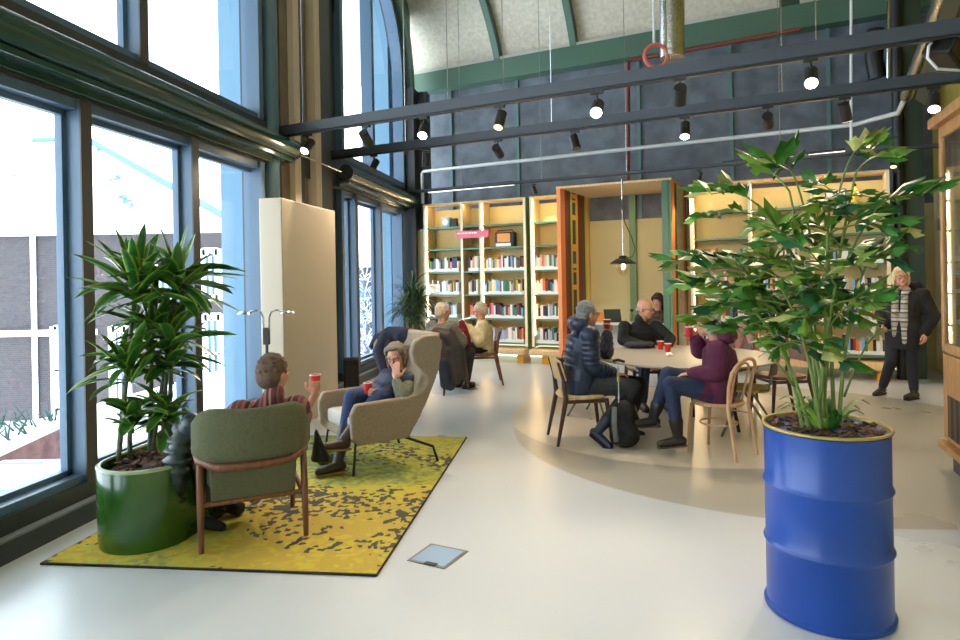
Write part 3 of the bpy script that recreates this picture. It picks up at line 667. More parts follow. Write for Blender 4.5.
# floor box
q=[fl(407,560.8),fl(444.7,569.5),fl(468.5,551.5),fl(431,544)]; c0=sum(q,V())/4
t=thing('floor_outlet_box','square steel floor outlet lid with a blue reflection coloured into its plate','floor box',c0,0)
MB().prism([tuple(p) for p in q],.0005,.004).build('lid_frame',mat('lid_frame_metal',(.45,.44,.42),.4,.5),t,world=True)
MB().prism([tuple(c0+(p-c0)*.86) for p in q],.003,.006).build('lid_plate',mat('brushed_plate',(.64,.75,.88),.25,.3),t,world=True)  # blue reflection is put into the plate colour
a=q[0].lerp(q[1],.45);b_=q[0].lerp(q[1],.75); dd=(q[3]-q[0]).normalized()*.03
MB().prism([tuple(a),tuple(b_),tuple(b_+dd),tuple(a+dd)],.006,.009).build('finger_slot',m_black,t,world=True)

# blue barrel with palm
bc=V((1.635,3.05,0)); rr=.272
t=thing('planted_barrel','big blue steel drum planted with a tall palm','potted palm',bc,0)
m_blue=mat('blue_drum_enamel',(.0,.24,.58),.33,noise_s=3,noise_a=.12,coat=.08)
prof=[(rr-.01,.0),(rr+.006,.004),(rr+.008,.02),(rr-.004,.03)]
for zc in (.32,.60): prof+=[(rr-.004,zc-.02),(rr+.001,zc-.011),(rr+.006,zc),(rr+.001,zc+.011),(rr-.004,zc+.02)]
prof+=[(rr-.004,.858),(rr+.004,.862)]
MB().lathe(prof,n=64).build('drum_body',m_blue,t,smooth=True)
MB().lathe([(rr+.002,.864),(rr+.007,.869),(rr+.006,.877),(rr-.003,.879),(rr-.008,.873),(rr-.010,.83)],n=64,cap=False).build('drum_rim',m_gold,t,smooth='all')
def chips(c,rx,ry,n,seed,par,rot=0.,z=0.):
    r=random.Random(seed); mb=MB(); mb.lathe([(1,0),(.6,.012),(.001,.02)],(0,0,0),32,ex=(rx,ry)); mb.xf(Matrix.Translation(V(c))@Matrix.Rotation(rot,4,'Z'))
    for i in range(n):
        a=r.uniform(0,2*PI); k=math.sqrt(r.random())*.93; p=Matrix.Rotation(rot,3,'Z')@V((rx*k*math.cos(a),ry*k*math.sin(a),0))+V(c)+V((0,0,r.uniform(.0,.03)))
        R_=Euler((r.uniform(-.5,.5),r.uniform(-.5,.5),r.uniform(0,PI))).to_matrix()
        mb.m(r.choice((0,1,2))).box(p,(r.uniform(.03,.06),r.uniform(.012,.025),.008),R_)
    return mb.build('bark_mulch',[m_bark,mat('bark_light',(.45,.32,.24),.9),mat('bark_dark',(.17,.11,.09),.9)],par)
chips((0,0,.84),rr-.02,rr-.02,420,3,t)
m_lf=mat('palm_leaf_green',(.19,.42,.11),.5,noise_s=9,noise_a=.35,spec=.5); m_lf2=mat('palm_leaf_lime',(.42,.56,.18),.5,noise_s=9,noise_a=.3); m_lf3=mat('palm_leaf_blue',(.10,.33,.18),.45,noise_s=9,noise_a=.3)
m_stem=mat('palm_stem',(.40,.48,.22),.5)
def leaflet(mb,p,d,nrm,ln,wd,r):
    """fishtail leaflet: wedge with a ragged end, gently folded"""
    d=d.normalized(); sd=d.cross(nrm); tp=p+d*ln
    if (tp.x<-.36 and tp.z<1.36 and ln<.2) or tp.z<1.10 or (tp.x<-.2 and tp.z<1.22) or (tp.x>.16 and tp.z<1.48 and r.random()<.75) or (tp.x>.38 and r.random()<.5 and tp.z<1.85) or (tp.x>.24 and 1.36<tp.z<1.74): return
    if sd.length<1e-4: sd=d.orthogonal()
    sd.normalize(); up=sd.cross(d)
    k=5; vs=[p]; row=[]
    for i in range(k+1):
        a=(i/k-.5)*2; e=ln*(1-.30*abs(a)**1.3+r.uniform(-.1,.10)); vs.append(p+d*e*.55+sd*(a*wd*.62)+up*(.10*ln*(1-abs(a)))); 
    for i in range(k+1):
        a=(i/k-.5)*2; e=ln*(1.05-.30*abs(a)+r.uniform(-.08,.08)-(.24 if i%2 else 0)); vs.append(p+d*e+sd*(a*wd*1.15+r.uniform(-.008,.008))-up*(.12*ln)+up*(.06*ln*(1-abs(a))))
    fs=[(0,i+1,i+2) for i in range(k)]+[(i+1,i+1+k+1,i+2+k+1,i+2) for i in range(k)]
    mb.add(vs,fs)
rp=random.Random(21)
fol=MB()
stems=[(.20,.05,2.08,1.0),(.04,.0,1.94,1.),(-.20,.05,1.86,1.),(-.38,.12,1.70,1),(-.27,-.15,1.54,1.),(.10,.12,1.70,1),(.20,-.02,1.64,1),(-.06,-.22,1.54,1.),(.06,.2,1.52,1),(-.42,.0,1.52,.9),(.0,.22,1.76,.9),(-.1,.1,2.0,.9)]
for (x,y,z,sc_) in stems:
    b0=V((x*.16+rp.uniform(-.05,.05),y*.16+rp.uniform(-.05,.05),.84)); tip=V((x,y,z))
    m1=b0.lerp(tip,.55)+V((-x*.25,-y*.22,.08))
    path=[b0.lerp(m1,k/6).lerp(m1.lerp(tip,k/6),k/6) for k in range(7)]
    MB().tube(path,[.0105-.0009*k for k in range(7)],8).build('stem',m_stem,t,smooth=True)
    npin=6
    for k in range(npin):
        f=.56+.44*k/(npin-1); i=min(int(f*6),5); p=path[i].lerp(path[i+1],f*6-i)
        ax=rp.uniform(0,2*PI)
        dirv=V((math.cos(ax),math.sin(ax)*.8,rp.uniform(-.1,.4))) if k<npin-1 else V((x+.01,y,.9))
        if k%2: dirv=V((x*1.6+rp.uniform(-.5,.5),y+rp.uniform(-.5,.5),.2))
        dirv.normalize(); ln=rp.uniform(.20,.34)*sc_
        q=[p+dirv*ln*j/4+V((0,0,-.08*(j/4)**2)) for j in range(5)]
        fol.m(3).tube(q,[.005,.0045,.004,.003,.002],5)
        for j in range(2,5):
            for sgn in ((-1,1) if j<4 else (-.6,.6,0)):
                sd=dirv.cross(V((0,0,1))).normalized()
                ld=dirv*.8+sd*(sgn*.8)+V((0,0,rp.uniform(-.55,.25)))
                fol.m(rp.choices((0,1,2,4),(8,6,2,1))[0]); leaflet(fol,q[j],ld,V((rp.uniform(-.8,.8),rp.uniform(-.8,.8),1)),rp.uniform(.09,.19),rp.uniform(.022,.046),rp)
# long reaching fronds left and right
for (tx,ty,tz) in ((-.60,-.05,1.36),(-.56,-.1,1.97),(-.50,.1,1.62),(.46,.0,1.95),(.42,.1,1.30),(.24,0,2.18),(-.30,-.2,2.08),(.25,.1,1.85)):
    p0=V((tx*.25,ty*.2,tz-.30)); p1=V((tx,ty,tz)); q=[p0.lerp(p1,j/7)+V((0,0,.12*math.sin(PI*j/7))) for j in range(8)]
    fol.m(3).tube(q,[.006-.0005*j for j in range(8)],5)
    dv=(p1-p0).normalized()
    for j in range(4,8):
        for sgn in(-1,1):
            sd=dv.cross(V((0,0,1))).normalized(); fol.m(rp.choices((0,1,2,4),(6,3,2,3))[0]); leaflet(fol,q[j],dv*.9+sd*sgn*.55+V((0,0,rp.uniform(-.5,.1))),V((rp.uniform(-.5,.5),-.4,1)),rp.uniform(.12,.22),rp.uniform(.025,.05),rp)
fol.build('foliage',[m_lf,m_lf2,m_lf3,m_stem,mat('palm_leaf_lamplit',(.68,.68,.42),.45,noise_s=12,noise_a=.3)],t,smooth='all',fixn=False)  # cream leaflets carry warm lamplight as leaf colour
# low blades at the base
fb=MB()
for i in range(18):
    a=rp.uniform(0,2*PI); d=V((math.cos(a),math.sin(a),0)); ln=rp.uniform(.10,.18); sd=V((-d.y,d.x,0)); p=V((0,0,.85))+d*.05
    pts=[]
    for j in range(5):
        f=j/4; w=.016*math.sin(PI*(f*.85+.12)); c=p+d*ln*f+V((0,0,.16*math.sin(f*2.2)*ln/.2)); pts.append((c-sd*w,c+V((0,0,-.004)),c+sd*w))
    fb.m(i%2).add([p_ for r_ in pts for p_ in r_],[(j*3+k,j*3+k+1,j*3+k+4,j*3+k+3) for j in range(4) for k in(0,1)])
fb.build('base_shoots',[m_lf2,m_lf],t,smooth='all',fixn=False)

# green pot with dracaena
pc=V((-2.07,4.20,0)); prz=math.atan2(.97,.16)
t=thing('potted_dracaena','glazed green oval planter with tall variegated dracaena by the window','potted plant',pc+V((0,0,RUG*.0)),prz)
HL,RW=.19,.275
def stad(r,hl,n=24):
    out=[]
    for k in range(n): 
        a=-PI/2+PI*k/(n-1); out.append((hl+r*math.cos(a),r*math.sin(a)))
    for k in range(n):
        a=PI/2+PI*k/(n-1); out.append((-hl+r*math.cos(a),r*math.sin(a)))
    return out
mb=MB(); mb.rings([[V((x,y,z)) for x,y in stad(r,HL)] for r,z in ((RW-.03,.0),(RW-.005,.012),(RW,.04),(RW+.004,.25),(RW+.004,.485),(RW-.002,.497),(RW-.018,.497),(RW-.024,.485),(RW-.026,.42))],cap=False)
mb.add([V((x,y,.0)) for x,y in stad(RW-.03,HL)],[tuple(range(48))])
mb.build('pot',mat('glazed_green',(.15,.31,.09),.18,noise_s=5,noise_a=.25,coat=.2),t,smooth=True)
MB().rings([[V((x,y,z)) for x,y in stad(r,HL)] for r,z in ((RW+.006,.485),(RW+.007,.497),(RW-.004,.503),(RW-.020,.503),(RW-.022,.49))],cap=False).build('pot_rim',mat('pale_rim',(.55,.62,.50),.2),t,smooth='all')
chips((0,0,.455),.44,.24,260,5,t)
m_dl=mat('dracaena_green',(.17,.40,.14),.33,noise_s=14,noise_a=.3,spec=.6); m_de=mat('dracaena_margin',(.50,.62,.22),.4)
def blade(mb,p,d,ln,w,droop,r,mi=(0,1)):
    d=d.normalized(); sd=d.cross(V((0,0,1)))
    if sd.length<.05: sd=V((1,0,0))
    sd.normalize(); rows=[]; n=7; c=V(p); dd=d.copy(); tw=r.uniform(-.5,.5)
    sd=(Matrix.Rotation(tw,3,d)@sd)
    for j in range(n+1):
        f=j/n; ww=w*(math.sin(PI*min(1,f*.9+.08))**.7)*(1 if f<.97 else .2); up=sd.cross(dd).normalized()
        rows.append((c-sd*ww+up*ww*.35,c-sd*ww*.72+up*ww*.22,c,c+sd*ww*.72+up*ww*.22,c+sd*ww+up*ww*.35))
        c=c+dd*(ln/n); dd=(dd+V((0,0,-droop/n))).normalized()
    i0=len(mb.v); vs=[p_ for r_ in rows for p_ in r_]
    for col,fset in ((0,(1,2)),(1,(0,3))):
        mb.cur=mi[col]; 
        if col==0: base=len(mb.v); mb.v+=vs
        for j in range(n):
            for k in fset: mb.f.append((base+j*5+k,base+j*5+k+1,base+j*5+k+6,base+j*5+k+5)); mb.mi.append(mi[col])
rd=random.Random(5)
inv=world_of(t).inverted()
fol=MB()
heads=[((136,262),4.25,30,.46,(118,462)),((178,255),4.35,34,.46,(152,452)),((128,362),4.15,22,.36,(118,462)),((168,352),4.3,22,.36,(163,450)),((132,412),4.1,14,.28,(130,458)),((166,408),4.2,16,.28,(160,455)),((152,300),4.3,20,.40,(150,452)),((172,310),4.25,16,.38,(163,450))]
done={}
for (hx,hy),D,n,ln,(sx,sy) in heads:
    p=inv@px(hx,hy+(24 if hy<340 else 4),D)
    g=fl(sx,sy,.46); g=inv@g
    if True:
        mid=g.lerp(p,.5)+V((rd.uniform(-.02,.02),rd.uniform(-.02,.02),0))
        MB().tube([g,mid,p],[.017,.015,.012],8).build('cane',mat('dracaena_cane',(.34,.38,.30),.7,noise_s=25,noise_a=.3),t,smooth=True)
    n=int(n*1.45)
    for i in range(n):
        a=i*2.4+rd.uniform(-.3,.3); el=math.radians(rd.uniform(-12,62)) if i<n*.93 else math.radians(78)
        d=V((math.cos(a)*math.cos(el),math.sin(a)*math.cos(el),math.sin(el)))
        blade(fol,p+V((0,0,rd.uniform(-.12,.04))),d,ln*rd.uniform(.65,1.12),.034+.010*rd.random(),rd.uniform(.2,1.0),rd)
fol.build('foliage',[m_dl,m_de],t,smooth='all',fixn=False)

# small dracaena at the far window corner
g=V((-1.16,11.1,0)); t=thing('potted_dracaena','spiky narrow leaved dracaena in the far corner by the window','potted plant',g,0)
MB().lathe([(.15,0),(.19,.02),(.22,.42),(.20,.42),(.195,.38)],n=28).build('pot',mat('grey_pot',(.45,.45,.43),.5),t,smooth=True)
chips((0,0,.37),.19,.19,60,8,t)
fol=MB()
for k,(x,y,z) in enumerate(((0,0,1.35),(-.12,.05,1.1),(.12,-.05,1.2),(.02,-.1,.95))):
    MB().tube([(x*.3,y*.3,.38),(x*.8,y*.6,z*.6+.2),(x,y,z)],[.028,.024,.018],8).build('cane',mat('thin_cane',(.42,.33,.22),.8),t,smooth=True)
    for i in range(75):
        a=rd.uniform(0,2*PI); el=math.radians(rd.uniform(-10,85)); d=V((math.cos(a)*math.cos(el),math.sin(a)*math.cos(el),math.sin(el)))
        blade(fol,V((x,y,z-.1+rd.uniform(-.1,.1))),d,rd.uniform(.36,.58),.013,1.7,rd,(0,0))
fol.build('foliage',[mat('dark_spiky_leaf',(.17,.28,.13),.45,noise_s=6,noise_a=.3)],t,smooth='all',fixn=False)

# ---------------- wooden chairs (local +x is the way the sitter faces)
def slat_back(mb,x0,z0,z1,hw,lean,th=.012,bow=.05,n=9):
    rs=[]
    for k in range(n):
        a=(k/(n-1)-.5)*2; xx=x0-bow*(1-a*a); rs.append([V((xx+th/2,a*hw,z0+.01*abs(a))),V((xx-th/2,a*hw,z0+.01*abs(a))),V((xx-th/2-lean,a*hw*(1-.04),z1-.03*abs(a)**3)),V((xx+th/2-lean,a*hw*(1-.04),z1-.03*abs(a)**3))])
    mb.rings(rs)
def wood_chair(label,loc,f,group='wooden chairs with curved backs',frame=None,seatm=None,backm=None):
    t=thing('dining_chair',label,'chair',loc,face_rz(f),group)
    frame=frame or w_dark
    mb=MB(); mb.loft([((0,0,.43),(.235,0,0),(0,.235,0)),((0,0,.445),(.245,0,0),(0,.245,0)),((0,0,.465),(.235,0,0),(0,.235,0))],28); mb.build('seat',seatm or w_ply,t,smooth=True)
    for s in(-1,1):
        MB().tube([(.235,s*.225,0),(.19,s*.2,.43)],[.014,.022],10).build('leg',frame,t,smooth=True)
        MB().tube([(-.29,s*.225,0),(-.20,s*.205,.43),(-.22,s*.205,.62),(-.27,s*.20,.78)],[.014,.025,.02,.013],10).build('leg',frame,t,smooth=True)
        MB().tube([(-.2,s*.2,.405),(.19,s*.2,.405)],.017,8).build('side_rail',frame,t,smooth=True)
    MB().tube([(.19,-.2,.40),(.19,.2,.40)],.015,8).build('front_rail',frame,t)
    mb=MB(); slat_back(mb,-.20,.60,.82,.225,.05); mb.build('backrest',backm or w_ply,t,smooth=True)
    return t
def metal_chair(label,loc,f,seatm,group=None):
    t=thing('school_chair',label,'chair',loc,face_rz(f),group)
    MB().loft([((0,0,.44),(.20,0,0),(0,.20,0)),((0,0,.455),(.205,0,0),(0,.205,0)),((0,0,.47),(.195,0,0),(0,.195,0))],24).build('seat',seatm,t,smooth=True)
    mg=mat('grey_green_steel',(.40,.45,.40),.4,.3)
    for s in(-1,1):
        MB().tube([(.23,s*.21,0),(.06,s*.17,.44)],.012,8).build('leg',mg,t); MB().tube([(-.25,s*.21,0),(.02,s*.17,.44)],.012,8).build('leg',mg,t)
        MB().tube([(.02,s*.17,.44),(-.19,s*.17,.47),(-.25,s*.16,.80)],.010,8).build('back_stay',mg,t,smooth=True)
    mb=MB(); slat_back(mb,-.20,.60,.84,.20,.04); mb.build('backrest',w_mid,t,smooth=True)
    return t
def bent_chair(label,loc,f):
    t=thing('bentwood_chair',label,'chair',loc,face_rz(f))
    MB().loft([((0,0,.435),(.20,0,0),(0,.205,0)),((0,0,.45),(.215,0,0),(0,.215,0)),((0,0,.468),(.205,0,0),(0,.205,0))],32).build('seat',w_light,t,smooth=True)
    for s in(-1,1): MB().tube([(.21,s*.17,0),(.17,s*.145,.44)],[.012,.018],10).build('leg',w_light,t,smooth=True)
    hoop=[(-.26,-.17,0),(-.19,-.165,.44),(-.21,-.18,.62),(-.24,-.18,.75)]+[(-.24-.045*math.sin(a),-.18*math.cos(a),.735+.125*math.sin(a)) for a in [PI*k/12 for k in range(1,12)]]+[(-.24,.18,.75),(-.21,.18,.62),(-.19,.165,.44),(-.26,.17,0)]
    MB().tube(hoop,.0155,10).build('hoop_back',w_light,t,smooth=True)
    inner=[(-.17,-.09,.46),(-.20,-.10,.62)]+[(-.225-.03*math.sin(a),-.105*math.cos(a),.72+.10*math.sin(a)) for a in [PI*k/10 for k in range(0,11)]]+[(-.20,.10,.62),(-.17,.09,.46)]
    MB().tube(inner,.010,8).build('inner_hoop',w_light,t,smooth=True)
    MB().tube([(.155*math.cos(a),.155*math.sin(a),.27) for a in [2*PI*k/28 for k in range(28)]],.009,8,closed=True).build('foot_ring',w_light,t,smooth=True)
    MB().tube([(.17,-.165,.32),(.12,-.12,.35),(.12,.12,.35),(.17,.165,.32)][0:0] or [(.18,-.155,.30),(.16,-.155,.36),(-.19,-.165,.36)],.007,6).build('side_stretcher',w_light,t)
    return t
# A: upholstered armchair
fA=V((-.40,.917,0)); pA=V((-1.39,3.885,0))+fA*.28+V((0,0,RUG))
t=thing('lounge_armchair','olive green upholstered armchair with wooden frame seen from behind','armchair',pA,face_rz(fA))
m_olive=mat('olive_velour',(.33,.335,.235),.9,noise_s=60,noise_a=.10); 
rs=[]
n=15
for k in range(n):
    a=(k/(n-1)-.5)*2; y=a*.345; xo=-.335+.13*abs(a)**2.2; 
    zt_=.845-.035*math.cos(a*PI)*.3-.10*abs(a)**7; zb=.50+.07*abs(a)**6; tx=.055*(1-abs(a)**10*.6)
    sec=[]
    for j in range(14):
        g=2*PI*j/14; zz=(zt_+zb)/2+(zt_-zb)/2*math.copysign(abs(math.sin(g))**.55,math.sin(g)); sec.append(V((xo+tx*math.copysign(abs(math.cos(g))**.7,math.cos(g))-.09*(zz-.5)*1.0,y,zz)))
    rs.append(sec)
MB().rings(rs).build('backrest',m_olive,t,smooth='all')
MB().loft([((.02,0,.30),(.27,0,0),(0,.25,0)),((.02,0,.33),(.285,0,0),(0,.265,0)),((.02,0,.42),(.285,0,0),(0,.265,0)),((.02,0,.455),(.26,0,0),(0,.245,0))],32).build('seat_cushion',m_olive,t,smooth='all')
MB().hexa([(-.27,-.24,.27),(-.27,.24,.27),(-.24,.24,.27),(-.24,-.24,.27),(-.33,-.25,.52),(-.33,.25,.52),(-.29,.25,.52),(-.29,-.25,.52)]).build('back_apron',m_olive,t,bevel=.01)
rail_=[(.25,-.31,.60),(.10,-.325,.60),(-.10,-.33,.575),(-.24,-.31,.53)]+[(-.315-.075*math.cos(a*PI/2),a*.27,.50) for a in(-.8,-.5,0,.5,.8)]+[(-.24,.31,.53),(-.10,.33,.575),(.10,.325,.60),(.25,.31,.60)]
MB().tube(rail_,.021,12,flat=(1,1.15)).build('arm_rail',w_mid,t,smooth=True)
for s in(-1,1):
    MB().tube([(-.30,s*.30,0),(-.27,s*.30,.30),(-.235,s*.30,.53)],[.016,.022,.020],10).build('leg',w_mid,t,smooth=True)
    MB().tube([(.27,s*.29,0),(.25,s*.30,.30),(.235,s*.31,.60)],[.015,.020,.018],10).build('leg',w_mid,t,smooth=True)
    MB().tube([(-.26,s*.285,.27),(.25,s*.285,.30)],.016,8).build('side_rail',w_mid,t)
MB().tube([(-.27,-.29,.27),(-.27,.29,.27)],.016,8).build('rear_rail',w_mid,t)
# B: wing chair
fB=V((-.83,-.557,0)).normalized(); pB=V((-.925,5.62,0))+V((0,0,RUG))
t=thing('wing_chair','taupe upholstered wing chair on black metal legs','armchair',pB,face_rz(fB))
m_taupe=mat('taupe_wool',(.56,.50,.43),.9,noise_s=40,noise_a=.1)
P_=[(.33,.25),(.385,.30),(.40,.5),(.35,.585),(.1,.59),(-.12,.59),(-.23,.61),(-.29,.67),(-.30,.74),(-.24,.80),(-.17,.87),(-.15,.96),(-.18,1.05),(-.27,1.09),(-.40,1.09),(-.46,1.03),(-.42,.8),(-.33,.6),(-.22,.4),(-.10,.25)]
mb=MB()
for s in(-1,1):
    y0,y1=(s*.33,s*.40); mb.rings([[V((x,min(y0,y1),z)) for x,z in P_],[V((x,max(y0,y1),z)) for x,z in P_]])
mb.box((.09,0,.28),(.48,.72,.08)); 
for k in range(6):
    z0=.28+.8*k/6; z1=.28+.8*(k+1.2)/6; x0=-.12-.29*(k/6); x1=-.12-.29*((k+1.2)/6)
    mb.hexa([(x0-.045,-.36,z0),(x0+.045,-.36,z0),(x0+.045,.36,z0),(x0-.045,.36,z0),(x1-.045,-.36,z1),(x1+.045,-.36,z1),(x1+.045,.36,z1),(x1-.045,.36,z1)])
o=mb.build('shell',m_taupe,t); voxel(o,.016,5)
mb=MB().box((.06,0,.385),(.56,.62,.13)); mb.build('seat_cushion',mat('pale_seat_cushion',(.70,.68,.64),.9),t,bevel=.04,smooth='all')
for s in(-1,1):
    MB().tube([(.36,s*.33,0),(.33,s*.31,.245),(0,s*.27,.25),(-.12,s*.27,.235),(-.36,s*.36,.13),(-.40,s*.37,0)],.0125,10).build('leg_frame',m_black,t,smooth=True)

# round table
t=thing('round_table','large round pale topped table where people drink coffee','table',(2.10,6.62,0),0)
MB().lathe([(.84,.715),(.90,.728),(.905,.74),(.90,.745)],n=72).build('tabletop',mat('pale_table_laminate',(.62,.595,.56),.4),t,smooth=True)
for k in range(4):
    a=PI/4+k*PI/2+.3; MB().tube([(.52*math.cos(a),.52*math.sin(a),0),(.40*math.cos(a),.40*math.sin(a),.715)],[.016,.022],10).build('leg',m_black if k!=1 else m_black,t,smooth=True)
MB().tube([(.4*math.cos(a),.4*math.sin(a),.69) for a in [2*PI*k/24 for k in range(24)]],.015,8,closed=True).build('under_frame',m_black,t)

cE=V((.97,6.22,0)); fE=V((1,.10,0)).normalized()
wood_chair('dark framed chair with pale back under the man in the blue puffer jacket',cE,fE)
cG=V((2.10,5.68,0)); fG=V((-.62,.78,0)).normalized()
bent_chair('pale bentwood hoop back chair under the woman in purple',cG,fG)
cF=V((2.05,7.90,0)); fF=V((0,-1,0)); wood_chair('dark framed chair behind the table under the bald man',cF,fF)
m_musty=mat('mustard_seat',(.72,.62,.28),.7)
metal_chair('steel legged chair with wooden back standing right of the bentwood chair',V((2.63,6.30,0)),V((-.85,.45,0)),m_musty)
wood_chair('empty chair with brown back and dark legs at the right of the table',V((3.30,7.05,0)),V((-.95,-.1,0)),backm=w_mid,seatm=w_mid)
wood_chair('empty chair with a pink jacket over its back, behind the table',V((3.05,7.9,0)),V((-.75,-.65,0)),backm=w_mid)
metal_chair('steel legged chair half hidden under the far left side of the table',V((1.30,7.25,0)),V((.6,-.5,0)),w_mid)
cD=V((.02,9.50,0)); fD=V((-1,-.05,0)).normalized(); wood_chair('brown chair under the woman in the cream cardigan',cD,fD,frame=w_mid,backm=w_mid,seatm=w_mid)
cC=V((-.50,8.95,0)); fC=V((.62,.78,0)).normalized(); wood_chair('chair under the grey haired person, draped with a dark coat',cC,fC,frame=w_mid)

# =====================================================  PEOPLE
m_skin=mat('skin_rosy',(.80,.58,.48),.55,noise_s=25,noise_a=.06); m_skin2=mat('skin_tanned',(.72,.49,.38),.55,noise_s=25,noise_a=.06)
m_eye=mat('eye_dark',(.12,.09,.08),.2); m_lip=mat('lip_rose',(.62,.33,.30),.5); m_glass=mat('spectacle_frame',(.15,.12,.12),.3)
def basis(f,up=V((0,0,1))):
    f=V(f).normalized(); l=V(up).cross(f).normalized(); u=f.cross(l).normalized(); return f,l,u
def hand(mb,w,d,nrm,side,grip='relax',sc=1.,r=.0085):
    """w wrist, d finger direction, nrm palm normal (fingers curl that way), side +1/-1 thumb side along d x n"""
    d=V(d).normalized(); nrm=(V(nrm)-d*V(nrm).dot(d)).normalized(); s=d.cross(nrm)*side
    R=Matrix((d,s,nrm)).transposed()
    mb.cap(w,w+d*.03*sc,.026*sc,.026*sc,10)
    mb.ell(w+d*.055*sc,(.050*sc,.041*sc,.0155*sc),R,14,8)
    curl={'relax':(18,28,22),'cup':(38,52,34),'flat':(6,9,8),'fist':(60,70,50)}[grip]
    for off,ln,k in ((.030,.068,1),(.011,.078,1),(-.009,.072,1.03),(-.028,.056,1.1)):
        p=w+d*.085*sc+s*off*sc-d*(abs(off)*.18); ang=0; L3=(ln*.45*sc,ln*.31*sc,ln*.24*sc); pts=[p-d*.03*sc,p]
        for a,l_ in zip(curl,L3):
            ang+=math.radians(a)*k; dr=d*math.cos(ang)+nrm*math.sin(ang)+s*(off*.8 if grip=='flat' else 0); pts.append(pts[-1]+dr.normalized()*l_)
        mb.chain(pts,[r*1.1*sc,r*1.08*sc,r*sc,r*.92*sc,r*.8*sc],8)
    p=w+d*.03*sc+s*.026*sc; t1=(s*.75+d*.55+nrm*.25).normalized(); t2=(s*(.15 if grip!='flat' else .5)+d*.8+nrm*(.7 if grip=='cup' else .2)).normalized()
    mb.chain([w+d*.015*sc+s*.01*sc,p,p+t1*.035*sc,p+t1*.035*sc+t2*.032*sc,p+t1*.035*sc+t2*.055*sc],[.016*sc,.0135*sc,.011*sc,.010*sc,.0085*sc],8)
def head_prims(mb,c,f,up,sc=1.,ears=True):
    f,l,u=basis(f,up); R=Matrix((f,l,u)).transposed()
    q=lambda a,b_,c_:c+f*a*sc+l*b_*sc+u*c_*sc
    mb.ell(q(-.008,0,.028),(.098*sc,.077*sc,.095*sc),R,20,14)        # skull
    mb.ell(q(.022,0,-.035),(.068*sc,.060*sc,.078*sc),R,18,12)        # face
    mb.ell(q(.050,0,-.088),(.032*sc,.032*sc,.024*sc),R,12,8)         # chin
    for s in(-1,1):
        mb.ell(q(.055,s*.035,-.025),(.030*sc,.026*sc,.026*sc),R,12,8)  # cheeks
        mb.ell(q(.074,s*.028,.022),(.020*sc,.028*sc,.011*sc),R,12,8) # brow
        if ears: mb.ell(q(-.008,s*.080,-.008),(.020*sc,.010*sc,.031*sc),R,10,8); mb.ell(q(-.004,s*.077,-.03),(.012*sc,.010*sc,.014*sc),R,8,6)
    mb.chain([q(.082,0,.018),q(.100,0,-.012),q(.107,0,-.026)],[.009*sc,.011*sc,.0135*sc],10)
    for s in(-1,1): mb.ell(q(.096,s*.012,-.030),(.011*sc,.009*sc,.008*sc),R,8,6)
    mb.ell(q(.084,0,-.054),(.010*sc,.025*sc,.0065*sc),R,10,6); mb.ell(q(.082,0,-.064),(.010*sc,.021*sc,.0075*sc),R,10,6)
def jlimb(mb,pts,rs,n=12,puff=0,pr=.0):
    if not puff: return mb.chain(pts,rs,n)
    tot=sum((V(pts[i+1])-V(pts[i])).length for i in range(len(pts)-1))
    mb.chain(pts,[r*.93 for r in rs],n)
    for i in range(len(pts)-1):
        a,b_=V(pts[i]),V(pts[i+1]); k=max(2,round((b_-a).length/puff)); 
        for j in range(k):
            f=(j+.5)/k; c=a.lerp(b_,f); r=rs[i]+(rs[i+1]-rs[i])*f; R=(b_-a).to_track_quat('Z','Y').to_matrix(); mb.ell(c,(r*1.04,r*1.04,puff*.60),R,14,8)
